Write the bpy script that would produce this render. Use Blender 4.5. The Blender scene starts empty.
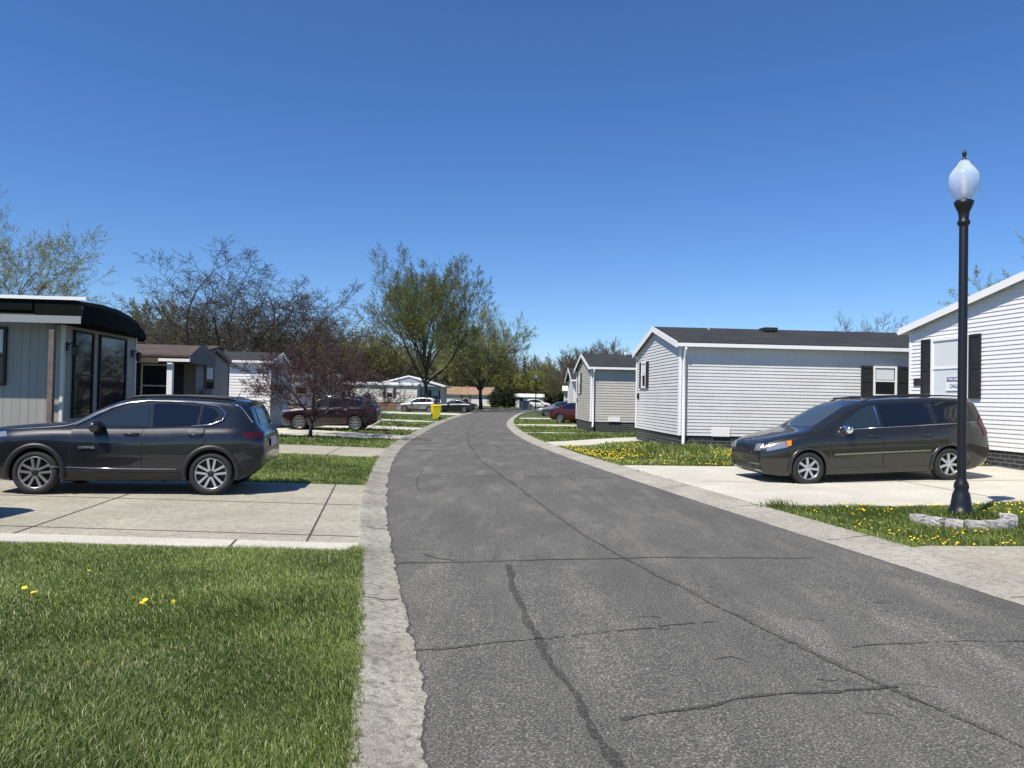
import bpy, bmesh, math, random
import numpy as np
from mathutils import Vector, Matrix
from mathutils.bvhtree import BVHTree

sc = bpy.context.scene
C = sc.collection
R = math.radians

# ------------------------------------------------------------------ camera, sky, sun, exposure
cam_d = bpy.data.cameras.new('camera')
cam = bpy.data.objects.new('camera', cam_d); C.objects.link(cam)
cam_d.lens = 760 / 1024 * 36; cam_d.sensor_width = 36
cam_d.clip_start = 0.05; cam_d.clip_end = 5000
cam.location = (0, 0, 1.68)
cam.rotation_euler = (Matrix.Rotation(R(90 + 1.06), 3, 'X') @ Matrix.Rotation(R(1.15), 3, 'Z')).to_euler()
sc.camera = cam

SUN_EL = 56.0
SUN_SHADOW = Vector((0.66, 0.75))            # direction the shadows fall on the ground
w = bpy.data.worlds.new('World'); sc.world = w; w.use_nodes = True
nt = w.node_tree; bg = nt.nodes['Background']
sky = nt.nodes.new('ShaderNodeTexSky'); sky.sky_type = 'NISHITA'; sky.sun_disc = False
sky.sun_elevation = R(SUN_EL)
sky.sun_rotation = math.atan2(-SUN_SHADOW.x, -SUN_SHADOW.y)
sky.air_density = 1.0; sky.dust_density = 0.0; sky.ozone_density = 10.0; sky.altitude = 200
hs = nt.nodes.new('ShaderNodeHueSaturation'); hs.inputs['Saturation'].default_value = 1.09; hs.inputs['Hue'].default_value = 0.506
nt.links.new(sky.outputs[0], hs.inputs['Color']); nt.links.new(hs.outputs[0], bg.inputs[0]); bg.inputs[1].default_value = 0.1
sun_d = bpy.data.lights.new('sun', 'SUN'); sun_d.energy = 4.8; sun_d.angle = R(0.5); sun_d.color = (1, 0.93, 0.82)
sun = bpy.data.objects.new('sun', sun_d); C.objects.link(sun)
L = Vector((SUN_SHADOW.x, SUN_SHADOW.y, 0)).normalized() * math.cos(R(SUN_EL)) - Vector((0, 0, math.sin(R(SUN_EL))))
sun.rotation_euler = L.to_track_quat('-Z', 'Y').to_euler()
sc.view_settings.view_transform = 'Standard'; sc.view_settings.look = 'None'
sc.view_settings.gamma = 1; sc.view_settings.exposure = 0.45
sc.cycles.max_bounces = 6; sc.cycles.transparent_max_bounces = 12

# ------------------------------------------------------------------ materials
def mat(name, col, rough=0.7, metal=0.0, spec=0.5, **kw):
    m = bpy.data.materials.new(name); m.use_nodes = True
    b = m.node_tree.nodes['Principled BSDF']
    b.inputs['Base Color'].default_value = (*col, 1); b.inputs['Roughness'].default_value = rough
    b.inputs['Metallic'].default_value = metal; b.inputs['Specular IOR Level'].default_value = spec
    for k, v in kw.items(): b.inputs[k.replace('_', ' ')].default_value = v
    return m
class N:
    """small helper round a material's node tree"""
    def __init__(s, m): s.t = m.node_tree; s.b = s.t.nodes['Principled BSDF']
    def n(s, typ, **kw):
        o = s.t.nodes.new(typ)
        for k, v in kw.items():
            if k in o.inputs: o.inputs[k].default_value = v
            else: setattr(o, k, v)
        return o
    def l(s, a, b): s.t.links.new(a, b)
    def coord(s, kind='Object', scale=None):
        tc = s.n('ShaderNodeTexCoord'); out = tc.outputs[kind]
        if scale is not None:
            mp = s.n('ShaderNodeMapping'); mp.inputs['Scale'].default_value = scale; s.l(out, mp.inputs[0]); out = mp.outputs[0]
        return out
    def noise(s, co, scale, detail=4, rough=0.55):
        o = s.n('ShaderNodeTexNoise'); o.inputs['Scale'].default_value = scale; o.inputs['Detail'].default_value = detail
        o.inputs['Roughness'].default_value = rough; s.l(co, o.inputs['Vector']); return o.outputs['Fac']
    def ramp(s, f, stops):
        r = s.n('ShaderNodeValToRGB'); e = r.color_ramp.elements
        while len(e) < len(stops): e.new(0.5)
        for i, (p, c) in enumerate(stops): e[i].position = p; e[i].color = (*c, 1) if len(c) == 3 else c
        s.l(f, r.inputs[0]); return r.outputs[0]
    def mix(s, f, a, b, mode='MIX'):
        o = s.n('ShaderNodeMix', data_type='RGBA', blend_type=mode)
        if isinstance(f, (int, float)): o.inputs[0].default_value = f
        else: s.l(f, o.inputs[0])
        for i, c in ((6, a), (7, b)):
            if isinstance(c, tuple): o.inputs[i].default_value = (*c, 1)
            else: s.l(c, o.inputs[i])
        return o.outputs[2]
    def bump(s, h, strength=0.3, dist=0.01):
        o = s.n('ShaderNodeBump'); o.inputs['Strength'].default_value = strength; o.inputs['Distance'].default_value = dist
        s.l(h, o.inputs['Height']); s.l(o.outputs[0], s.b.inputs['Normal'])
    def col(s, c): s.l(c, s.b.inputs['Base Color'])

def mottled(name, a, b, scale=3, rough=0.8, bumpk=0.2, fine=60, **kw):
    m = mat(name, a, rough, **kw); n = N(m); co = n.coord()
    f = n.noise(co, scale, 6); c = n.ramp(f, [(0.35, a), (0.68, b)])
    g = n.noise(co, fine, 3); c2 = n.mix(0.35, c, n.ramp(g, [(0.3, (0.55,) * 3), (0.7, (1.3,) * 3)]), 'MULTIPLY')
    n.col(c2); n.bump(g, bumpk, 0.01); return m

def asphalt(name='asphalt', k=1.0):
    m = mat(name, (0.1, 0.1, 0.1), 0.85); n = N(m); co = n.coord()
    big = n.noise(co, 0.55, 5, 0.6); mid = n.noise(n.coord(scale=(1.6, 0.35, 1)), 1.4, 6, 0.65)
    fine = n.noise(co, 75, 2, 0.8)
    vor = n.n('ShaderNodeTexVoronoi'); vor.inputs['Scale'].default_value = 70; n.l(co, vor.inputs['Vector'])
    c = n.ramp(big, [(0.3, (0.096 * k, 0.094 * k, 0.083 * k)), (0.7, (0.132 * k, 0.129 * k, 0.113 * k))])
    c = n.mix(0.55, c, n.ramp(mid, [(0.28, (0.7,) * 3), (0.5, (0.95,) * 3), (0.68, (1.7, 1.67, 1.6))]), 'MULTIPLY')
    c = n.mix(0.95, c, n.ramp(fine, [(0.3, (0.3,) * 3), (0.5, (0.9,) * 3), (0.6, (1.5,) * 3), (0.72, (4.4, 4.3, 4.0))]), 'MULTIPLY')
    st = n.noise(co, 5.5, 6, 0.75)
    c = n.mix(0.8, c, n.ramp(st, [(0.0, (0.5,) * 3), (0.36, (0.72,) * 3), (0.42, (1, 1, 1)), (0.62, (1, 1, 1)), (0.7, (1.45, 1.42, 1.36))]), 'MULTIPLY')
    c = n.mix(0.6, c, n.ramp(vor.outputs['Distance'], [(0.0, (1.7, 1.65, 1.6)), (0.35, (1, 1, 1)), (0.7, (0.55,) * 3)]), 'MULTIPLY')
    n.col(c); n.bump(fine, 0.5, 0.012); return m
def concrete(name, a, b, dirt=(0.11, 0.1, 0.085), amt=(0.6, 0.85), stripe=False):
    m = mat(name, a, 0.9); n = N(m); co = n.coord()
    big = n.noise(co, 0.9, 7, 0.65); fine = n.noise(co, 110, 2, 0.7); mid = n.noise(co, 14, 5, 0.7)
    c = n.ramp(big, [(0.3, a), (0.7, b)])
    c = n.mix(n.ramp(mid, [(amt[0], (0, 0, 0)), (amt[1], (1, 1, 1))]), c, dirt)
    c = n.mix(0.8, c, n.ramp(fine, [(0.3, (0.3,) * 3), (0.5, (1,) * 3), (0.7, (1.6,) * 3)]), 'MULTIPLY')
    n.col(c); n.bump(fine, 0.4, 0.008); return m
def grass_ground():
    m = mat('lawn_soil', (0.04, 0.07, 0.02), 0.95); n = N(m); co = n.coord()
    f = n.noise(co, 1.3, 5); g = n.noise(co, 22, 4, 0.7); h = n.noise(n.coord(scale=(60, 25, 60)), 1, 2)
    c = n.ramp(f, [(0.3, (0.035, 0.065, 0.012)), (0.7, (0.08, 0.12, 0.025))])
    c = n.mix(0.8, c, n.ramp(g, [(0.3, (0.45,) * 3), (0.7, (1.5, 1.4, 1.2))]), 'MULTIPLY')
    c = n.mix(0.7, c, n.ramp(h, [(0.35, (0.4,) * 3), (0.6, (1.3,) * 3)]), 'MULTIPLY')
    n.col(c); n.bump(g, 0.6, 0.03); return m
def leafy(name, a, b, trans=0.35, rough=0.55, spec=0.3, dry=None):
    """per-face colour variation from a mesh attribute, thin leaves let some light through"""
    m = mat(name, a, rough, spec=spec); n = N(m)
    at = n.n('ShaderNodeAttribute'); at.attribute_name = 'tone'
    c = n.ramp(at.outputs['Fac'], [(0, a), (1, b)] if dry is None else [(0, a), (0.93, b), (0.99, dry)]); n.col(c)
    tr = n.n('ShaderNodeBsdfTranslucent'); n.l(c, tr.inputs[0])
    mx = n.n('ShaderNodeMixShader'); mx.inputs[0].default_value = trans
    n.l(n.b.outputs[0], mx.inputs[1]); n.l(tr.outputs[0], mx.inputs[2])
    n.l(mx.outputs[0], n.t.nodes['Material Output'].inputs[0]); return m
def brick(name, c1, c2, mortar, scale=1.0):
    m = mat(name, c1, 0.75); n = N(m)
    tc = n.coord(); sx = n.n('ShaderNodeSeparateXYZ'); n.l(tc, sx.inputs[0])
    ad = n.n('ShaderNodeMath', operation='ADD'); n.l(sx.outputs[0], ad.inputs[0]); n.l(sx.outputs[1], ad.inputs[1])
    cb = n.n('ShaderNodeCombineXYZ'); n.l(ad.outputs[0], cb.inputs[0]); n.l(sx.outputs[2], cb.inputs[1])
    bt = n.n('ShaderNodeTexBrick'); n.l(cb.outputs[0], bt.inputs['Vector'])
    bt.inputs['Scale'].default_value = 1; bt.inputs['Brick Width'].default_value = 0.3 * scale; bt.inputs['Row Height'].default_value = 0.1 * scale
    bt.inputs['Mortar Size'].default_value = 0.012; bt.inputs['Color1'].default_value = (*c1, 1); bt.inputs['Color2'].default_value = (*c2, 1)
    bt.inputs['Mortar'].default_value = (*mortar, 1); n.col(bt.outputs[0]); return m
def shingles(name, a, b):
    m = mat(name, a, 0.9); n = N(m); co = n.coord()
    f = n.noise(co, 1.1, 5); s = n.noise(n.coord(scale=(4, 7, 7)), 1.2, 2, 0.8); g = n.noise(co, 45, 2)
    c = n.ramp(f, [(0.3, a), (0.7, b)])
    c = n.mix(0.6, c, n.ramp(s, [(0.35, (0.6,) * 3), (0.6, (1.3,) * 3)]), 'MULTIPLY')
    c = n.mix(0.5, c, n.ramp(g, [(0.3, (0.6,) * 3), (0.7, (1.4,) * 3)]), 'MULTIPLY')
    n.col(c); n.bump(s, 0.3, 0.02); return m
def vinyl(name, col, dirt=0.12):
    m = mat(name, col, 0.45, spec=0.4); n = N(m); co = n.coord(scale=(0.6, 0.6, 2))
    f = n.noise(co, 1.5, 5); g = n.noise(n.coord(scale=(25, 25, 3)), 1, 3)
    c = n.ramp(f, [(0.3, tuple(v * (1 - dirt) for v in col)), (0.65, col)])
    c = n.mix(0.25, c, n.ramp(g, [(0.35, (0.75,) * 3), (0.6, (1.05,) * 3)]), 'MULTIPLY'); n.col(c); return m
def panelling(name, col):
    m = mat(name, col, 0.5); n = N(m)
    sx = n.n('ShaderNodeSeparateXYZ'); n.l(n.coord(), sx.inputs[0])
    ad = n.n('ShaderNodeMath', operation='ADD'); n.l(sx.outputs[0], ad.inputs[0]); n.l(sx.outputs[1], ad.inputs[1])
    md = n.n('ShaderNodeMath', operation='PINGPONG'); n.l(ad.outputs[0], md.inputs[0]); md.inputs[1].default_value = 0.1
    c = n.ramp(md.outputs[0], [(0.0, tuple(v * 0.45 for v in col)), (0.012, col)])
    f = n.noise(n.coord(scale=(6, 6, 0.8)), 1, 4)
    c = n.mix(0.5, c, n.ramp(f, [(0.3, (0.8,) * 3), (0.7, (1.08,) * 3)]), 'MULTIPLY'); n.col(c); return m
def paint(name, col, metal=0.3, rough=0.3):
    m = mat(name, col, rough, metal); b = m.node_tree.nodes['Principled BSDF']
    b.inputs['Coat Weight'].default_value = 1; b.inputs['Coat Roughness'].default_value = 0.04
    n = N(m); g = n.noise(n.coord(), 2.5, 4)
    n.l(n.ramp(g, [(0.3, (rough * 0.85,) * 3), (0.7, (rough * 1.25,) * 3)]), n.b.inputs['Roughness'])
    return m

M = dict(
    asphalt=asphalt(), tar=asphalt('crack_filler', 0.5),
    seam=asphalt('seam_dark', 0.66),
    worn=mottled('asphalt_dust', (0.2, 0.195, 0.185), (0.3, 0.29, 0.27), 5, 0.95),
    drive=concrete('driveway_concrete', (0.29, 0.272, 0.213), (0.42, 0.395, 0.315), (0.18, 0.163, 0.122), (0.46, 0.8)),
    walk=concrete('pale_concrete', (0.43, 0.413, 0.345), (0.56, 0.54, 0.46), (0.28, 0.263, 0.21), (0.6, 0.95)),
    gutter=concrete('gutter_concrete', (0.21, 0.198, 0.16), (0.4, 0.385, 0.32), (0.09, 0.082, 0.062), (0.47, 0.72)),
    kerb=concrete('kerb_concrete', (0.27, 0.257, 0.212), (0.42, 0.403, 0.34), (0.15, 0.138, 0.108), (0.47, 0.78)),
    joint=mat('joint_dark', (0.06, 0.055, 0.05), 0.95),
    soil=grass_ground(),
    grass=leafy('grass_blades', (0.028, 0.055, 0.006), (0.33, 0.42, 0.11), 0.3, 0.4, 0.4, (0.5, 0.45, 0.26)),
    yellow=mat('dandelion_yellow', (0.85, 0.62, 0.02), 0.7), stem=mat('dandelion_stem', (0.12, 0.2, 0.06), 0.7),
    stone=mottled('pale_stone', (0.26, 0.25, 0.24), (0.5, 0.48, 0.46), 9, 0.9, 0.8),
    white_v=vinyl('white_vinyl', (0.76, 0.755, 0.745), 0.05), grey_v=vinyl('pale_grey_vinyl', (0.64, 0.635, 0.625)),
    tan_v=vinyl('tan_vinyl', (0.5, 0.475, 0.42)), far_white=vinyl('far_white_vinyl', (0.72, 0.72, 0.7)),
    cream_v=vinyl('cream_vinyl', (0.2, 0.17, 0.125)), blue_v=vinyl('slate_blue_vinyl_and_shade', (0.3, 0.34, 0.4)),  # blue_v also carries the painted street-end shade of the third left home
    panel=panelling('grey_panelling', (0.31, 0.3, 0.285)),
    white=mat('white_trim', (0.8, 0.8, 0.8), 0.45), offwhite=mat('offwhite_trim', (0.6, 0.59, 0.55), 0.55),
    shutter=mottled('shutter_black', (0.011, 0.012, 0.014), (0.02, 0.021, 0.024), 5, 0.6), 
    dbrick=brick('dark_brick_skirt', (0.016, 0.016, 0.018), (0.03, 0.03, 0.033), (0.12, 0.12, 0.12)),
    rbrick=brick('brown_skirt', (0.19, 0.105, 0.07), (0.25, 0.14, 0.095), (0.16, 0.12, 0.1), 1.5),
    roof=shingles('charcoal_shingles', (0.014, 0.015, 0.017), (0.03, 0.03, 0.032)),
    brown_roof=shingles('brown_shingles', (0.05, 0.034, 0.028), (0.085, 0.06, 0.05)),
    tan_roof=shingles('tan_shingles', (0.22, 0.14, 0.09), (0.3, 0.2, 0.13)),
    metal_roof=mat('white_metal_roof', (0.7, 0.7, 0.7), 0.4), black_awn=mottled('black_canvas', (0.004, 0.006, 0.006), (0.007, 0.01, 0.01), 4, 0.9, spec=0.1),
    darkwood=mottled('dark_wood', (0.05, 0.035, 0.028), (0.09, 0.062, 0.05), 6), postwood=mottled('post_wood', (0.12, 0.09, 0.075), (0.18, 0.14, 0.12), 6),
    deckwood=mottled('deck_wood', (0.25, 0.14, 0.09), (0.34, 0.2, 0.13), 5),
    glass=mat('window_glass', (0.01, 0.012, 0.014), 0.05, 0, 0.4), curtain=mat('blind', (0.62, 0.66, 0.68), 0.6),
    carglass=mat('tinted_glass', (0.006, 0.007, 0.009), 0.02, 0, 0.75), 
    frontglass=mat('front_side_glass', (0.018, 0.03, 0.038), 0.03, 0, 0.75),
    shield=mat('windscreen_glass', (0.045, 0.06, 0.07), 0.02, 0, 0.9),
    tyre=mottled('tyre_rubber', (0.012, 0.012, 0.013), (0.02, 0.02, 0.021), 8, 0.75), rim=mat('rim_alloy', (0.62, 0.63, 0.65), 0.28, 0.85),
    rimdark=mat('rim_dark', (0.02, 0.02, 0.022), 0.45, 0.3), chrome=mat('chrome', (0.75, 0.76, 0.78), 0.12, 1.0),
    plastic=mat('black_plastic', (0.014, 0.014, 0.015), 0.5), lampc=mat('clear_lamp', (0.36, 0.37, 0.38), 0.12, 0.55, 0.9),
    red=mat('tail_red', (0.07, 0.004, 0.005), 0.12, 0, 0.8), amber=mat('amber_lens', (0.8, 0.2, 0.02), 0.15), 
    black_metal=mat('black_pole_paint', (0.008, 0.008, 0.011), 0.38, 0.0, 0.5), plate=mat('plate', (0.5, 0.52, 0.55), 0.4),
    bark=mottled('bark_grey', (0.06, 0.05, 0.045), (0.11, 0.095, 0.085), 5), dbark=mottled('bark_dark', (0.028, 0.022, 0.02), (0.055, 0.045, 0.04), 5),
    lf_green=leafy('spring_leaves', (0.12, 0.135, 0.03), (0.31, 0.33, 0.1)), lf_yel=leafy('yellow_green_leaves', (0.13, 0.14, 0.02), (0.3, 0.32, 0.07)),
    lf_red=leafy('maroon_buds', (0.035, 0.014, 0.015), (0.12, 0.06, 0.052)), lf_grey=leafy('grey_buds', (0.09, 0.075, 0.06), (0.2, 0.18, 0.14)),
    lf_dark=leafy('evergreen', (0.01, 0.018, 0.008), (0.04, 0.055, 0.02)),
    bin=mat('yellow_plastic', (0.75, 0.62, 0.01), 0.45), blue=mat('sign_blue', (0.03, 0.06, 0.2), 0.5), paper=mat('sign_paper', (0.75, 0.78, 0.8), 0.6),
    slate=mat('dark_grey_trim', (0.11, 0.11, 0.11), 0.6),  # one dark grey for the second left home's trim and gable board
    ac=mat('grey_steel', (0.25, 0.27, 0.28), 0.5), garm=mat('terracotta', (0.25, 0.08, 0.04), 0.8),
    p_jeep=paint('graphite_paint', (0.014, 0.015, 0.018), 0.35, 0.3), p_van=paint('olive_grey_paint', (0.02, 0.0188, 0.0155), 0.35, 0.3),
    p_maroon=paint('maroon_paint', (0.014, 0.004, 0.007), 0.3), p_silver=paint('silver_paint', (0.22, 0.225, 0.225), 0.6, 0.35),
    p_green=paint('dark_green_paint', (0.012, 0.02, 0.018), 0.3), p_red=paint('dark_red_paint', (0.05, 0.005, 0.004), 0.2),
    p_white=paint('white_paint', (0.7, 0.7, 0.7), 0.0), p_black=paint('black_paint', (0.01, 0.01, 0.011), 0.1),
)
def globe_mat():
    m = mat('ribbed_globe', (0.85, 0.9, 0.95), 0.12, 0, 0.6); b = m.node_tree.nodes['Principled BSDF']
    b.inputs['Transmission Weight'].default_value = 0.7; b.inputs['IOR'].default_value = 1.12
    return m
M['globe'] = globe_mat()

# ------------------------------------------------------------------ object helpers
def tag(o, label=None, cat=None, group=None, kind=None):
    if label: o['label'] = label
    if cat: o['category'] = cat
    if group: o['group'] = group
    if kind: o['kind'] = kind
    return o
def empty(name, label, cat, loc=(0, 0, 0), yaw=0, group=None):
    o = bpy.data.objects.new(name, None); C.objects.link(o); o.location = loc; o.rotation_euler = (0, 0, yaw)
    o.empty_display_size = 0.2
    return tag(o, label, cat, group)
def link_mesh(name, me, mats, parent=None):
    for m in (mats if isinstance(mats, (list, tuple)) else [mats]): me.materials.append(m)
    o = bpy.data.objects.new(name, me); C.objects.link(o)
    if parent: o.parent = parent
    return o
def copy_tree(o, parent=None):
    c = o.copy(); C.objects.link(c)
    if parent: c.parent = parent
    for ch in list(o.children): copy_tree(ch, c)
    return c
class MB:
    def __init__(s): s.v = []; s.f = []; s.m = []; s.sm = []
    def add(s, vs, fs, m=0, smooth=False, xf=None):
        o = len(s.v)
        if xf is not None: vs = [tuple(xf @ Vector(v)) for v in vs]
        s.v += [tuple(v) for v in vs]
        for f in fs: s.f.append(tuple(i + o for i in f)); s.m.append(m); s.sm.append(smooth)
        return s
    def box(s, x0, x1, y0, y1, z0, z1, m=0, xf=None):
        vs = [(x, y, z) for x in (x0, x1) for y in (y0, y1) for z in (z0, z1)]
        return s.add(vs, [(0, 1, 3, 2), (4, 6, 7, 5), (0, 4, 5, 1), (2, 3, 7, 6), (0, 2, 6, 4), (1, 5, 7, 3)], m, False, xf)
    def tube(s, pts, rad, n=8, m=0, cap=True, smooth=True):
        pts = [Vector(p) for p in pts]
        if not isinstance(rad, (list, tuple)): rad = [rad] * len(pts)
        vs = []; fs = []
        for i, p in enumerate(pts):
            d = (pts[min(i + 1, len(pts) - 1)] - pts[max(i - 1, 0)]).normalized()
            a = d.orthogonal().normalized() if i == 0 else (a - d * a.dot(d)).normalized()
            b = d.cross(a)
            for k in range(n):
                t = 2 * math.pi * k / n; vs.append(p + (a * math.cos(t) + b * math.sin(t)) * rad[i])
        for i in range(len(pts) - 1):
            for k in range(n):
                k2 = (k + 1) % n; fs.append((i * n + k, i * n + k2, (i + 1) * n + k2, (i + 1) * n + k))
        s.add(vs, fs, m, smooth)
        if cap:
            o = len(s.v) - len(vs)
            s.f.append(tuple(o + k for k in reversed(range(n)))); s.m.append(m); s.sm.append(False)
            s.f.append(tuple(o + (len(pts) - 1) * n + k for k in range(n))); s.m.append(m); s.sm.append(False)
        return s
    def lathe(s, prof, n=24, m=0, xf=None, smooth=True, closed=False):
        """profile of (r, z) round the z axis"""
        vs = [(r * math.cos(2 * math.pi * k / n), r * math.sin(2 * math.pi * k / n), z) for r, z in prof for k in range(n)]
        fs = []; q = len(prof)
        for i in range(q if closed else q - 1):
            j = (i + 1) % q
            for k in range(n):
                k2 = (k + 1) % n; fs.append((i * n + k, i * n + k2, j * n + k2, j * n + k))
        return s.add(vs, fs, m, smooth, xf)
    def prism(s, poly, y0, y1, m=0, xf=None):
        """polygon in x,z pulled from y0 to y1"""
        k = len(poly); vs = [(x, y0, z) for x, z in poly] + [(x, y1, z) for x, z in poly]
        fs = [tuple(range(k)), tuple(reversed(range(k, 2 * k)))] + [(i, i + k, (i + 1) % k + k, (i + 1) % k) for i in range(k)]
        return s.add(vs, fs, m, False, xf)
    def build(s, name, mats, parent=None, fix=True):
        me = bpy.data.meshes.new(name); me.from_pydata(s.v, [], s.f)
        me.polygons.foreach_set('material_index', s.m); me.polygons.foreach_set('use_smooth', s.sm)
        if fix:
            bm = bmesh.new(); bm.from_mesh(me); bmesh.ops.recalc_face_normals(bm, faces=bm.faces); bm.to_mesh(me); bm.free()
        me.update()
        return link_mesh(name, me, mats, parent)
def np_mesh(name, verts, faces, tone=None, smooth=False):
    """verts (n,3), faces (m,k) -> mesh, quickly"""
    me = bpy.data.meshes.new(name); k = faces.shape[1]
    me.vertices.add(len(verts)); me.vertices.foreach_set('co', verts.astype(np.float32).ravel())
    me.loops.add(faces.size); me.loops.foreach_set('vertex_index', faces.astype(np.int32).ravel())
    me.polygons.add(len(faces)); me.polygons.foreach_set('loop_start', np.arange(0, faces.size, k, dtype=np.int32))
    me.polygons.foreach_set('loop_total', np.full(len(faces), k, dtype=np.int32))
    if smooth: me.polygons.foreach_set('use_smooth', np.ones(len(faces), dtype=bool))
    me.update(calc_edges=True)
    if tone is not None:
        a = me.attributes.new('tone', 'FLOAT', 'FACE'); a.data.foreach_set('value', tone.astype(np.float32))
    return me
def text_mesh(txt, size, m, parent, xf, name='lettering', bold=0.0):
    cu = bpy.data.curves.new(name, 'FONT'); cu.body = txt; cu.size = size; cu.extrude = 0.002; cu.offset = bold
    cu.align_x = 'CENTER'; cu.align_y = 'CENTER'
    t = bpy.data.objects.new(name, cu); C.objects.link(t); bpy.context.view_layer.update()
    me = bpy.data.meshes.new_from_object(t.evaluated_get(bpy.context.evaluated_depsgraph_get()))
    bpy.data.objects.remove(t); bpy.data.curves.remove(cu)
    me.transform(xf); me.materials.clear()
    return link_mesh(name, me, m, parent)

# ------------------------------------------------------------------ street layout (metres; +Y runs up the street)
RY = [-6, 2, 4, 6.69, 8.84, 12.54, 16.1, 18.3, 22, 26.95, 31, 36.6, 45, 53.2, 62.4, 75, 86.5, 95, 103, 110, 115, 119]
RX = [6.6, 5.25, 4.85, 4.4, 4.0, 3.2, 2.6, 2.25, 1.6, 0.95, 0.5, 0.1, -0.25, -0.3, -0.1, 0.35, 1.0, 1.9, 3.4, 6.2, 12, 22]
LY = [-6, 2, 3.47, 5.06, 6.61, 8.58, 11.19, 14.2, 17.2, 22.8, 26.6, 33.8, 42, 49.4, 60, 75, 90, 102, 112, 120, 126, 130]
LX = [0.8, -0.03, -0.25, -0.56, -0.93, -1.38, -1.88, -2.34, -2.78, -3.42, -3.74, -3.98, -4.3, -4.45, -4.55, -4.4, -3.9, -3.2, -1.5, 2, 10, 22]
def smooth_line(xs, ys, n=400):
    """resample a polyline by arc length and round it"""
    xs = np.array(xs, float); ys = np.array(ys, float)
    s = np.concatenate([[0], np.cumsum(np.hypot(np.diff(xs), np.diff(ys)))]); t = np.linspace(0, s[-1], n)
    x = np.interp(t, s, xs); y = np.interp(t, s, ys); k = 9
    for _ in range(2):
        xp = np.pad(x, k, 'reflect', reflect_type='odd'); yp = np.pad(y, k, 'reflect', reflect_type='odd'); ker = np.ones(2 * k + 1) / (2 * k + 1)
        x = np.convolve(xp, ker, 'valid'); y = np.convolve(yp, ker, 'valid')
    return x, y
rx, ry = smooth_line(RX, RY); lx, ly = smooth_line(LX, LY)
def normals(x, y):
    dx = np.gradient(x); dy = np.gradient(y); l = np.hypot(dx, dy); return dy / l, -dx / l     # points to the right of travel
rnx, rny = normals(rx, ry); lnx, lny = normals(lx, ly)
RW = np.interp(ry, [0, 14, 30, 60], [0.66, 0.66, 0.5, 0.45]); LW = np.interp(ly, [0, 10, 25, 60], [0.33, 0.33, 0.4, 0.4])
rgx, rgy = rx + rnx * RW, ry + rny * RW; lgx, lgy = lx - lnx * LW, ly - lny * LW
mono_r = np.maximum.accumulate(rgy); mono_l = np.maximum.accumulate(lgy)
def kerb_r(y): return np.interp(y, mono_r, rgx)
def kerb_l(y): return np.interp(y, mono_l, lgx)
def sstep(a, b, x): t = np.clip((x - a) / (b - a), 0, 1); return t * t * (3 - 2 * t)
def H(x, y):
    """height of the ground (lots are a little above the road)"""
    x = np.asarray(x, float); y = np.asarray(y, float)
    dr = x - kerb_r(y); dl = kerb_l(y) - x
    fade = 1 - sstep(60, 80, y)
    hr = 0.025 + 0.032 * np.clip(dr - 2.6, 0, 7) * (1 - sstep(30, 45, y)) + 0.15 * sstep(17.5, 22, y) * sstep(0.2, 3.2, dr) * (1 - sstep(28, 38, y))
    hr = hr + 0.13 * np.exp(-(((x - 6.4) / 0.75) ** 2 + ((y - 10.8) / 0.75) ** 2))
    hl = 0.0 + 0 * dl
    z = np.where(dr > 0, hr, np.where(dl > 0, hl, -0.1)) * fade
    edge = np.minimum(np.abs(dr), np.abs(dl))
    z = np.where((dr <= 0) & (dl <= 0), -0.1 * fade - 0.02 * (1 - fade), z)
    return np.where(fade < 1e-6, -0.02, z)
def Hs(x, y): return float(H(x, y))

# ground: fine sheet near, one big sheet to the horizon
def ground():
    def axis(a, b, fine0, fine1, st, grow=1.35):
        v = list(np.arange(fine0, fine1 + 1e-6, st)); s = st
        while v[-1] < b: s *= grow; v.append(v[-1] + s)
        s = st
        while v[0] > a: s *= grow; v.insert(0, v[0] - s)
        return np.array(v)
    X = axis(-1500, 1500, -14, 16, 0.3); Y = axis(-300, 3000, 1, 42, 0.3, 1.08)
    gx, gy = np.meshgrid(X, Y); z = H(gx, gy)
    far = np.maximum(np.abs(gx), np.abs(gy)) > 60
    v = np.stack([gx, gy, z], -1).reshape(-1, 3); nx, ny = len(X), len(Y)
    i = np.arange(nx - 1); j = np.arange(ny - 1); ii, jj = np.meshgrid(i, j); a = (jj * nx + ii).ravel()
    f = np.stack([a, a + 1, a + nx + 1, a + nx], -1)
    o = link_mesh('ground', np_mesh('ground', v, f, smooth=True), M['soil']); tag(o, kind='structure')
ground()
def strip(name, ax, ay, az, bx, by, bz, m, mid=None, kind='structure'):
    n = len(ax); rows = [np.stack([ax, ay, np.full(n, az) if np.isscalar(az) else az], -1)]
    if mid is not None:
        for t, z in mid: rows.append(np.stack([ax + (bx - ax) * t, ay + (by - ay) * t, np.full(n, z)], -1))
    rows.append(np.stack([bx, by, np.full(n, bz) if np.isscalar(bz) else bz], -1))
    v = np.concatenate(rows); k = len(rows); i = np.arange(n - 1); f = []
    for r in range(k - 1): f.append(np.stack([r * n + i, (r + 1) * n + i, (r + 1) * n + i + 1, r * n + i + 1], -1))
    o = link_mesh(name, np_mesh(name, v, np.concatenate(f), smooth=True), m); return tag(o, kind=kind)
strip('road', lx - lnx * .2, ly - lny * .2, -0.001, rx + rnx * .2, ry + rny * .2, -0.001, M['asphalt'], mid=[(0.04, 0.0), (0.25, 0.02), (0.5, 0.03), (0.75, 0.02), (0.96, 0.0)])
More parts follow.
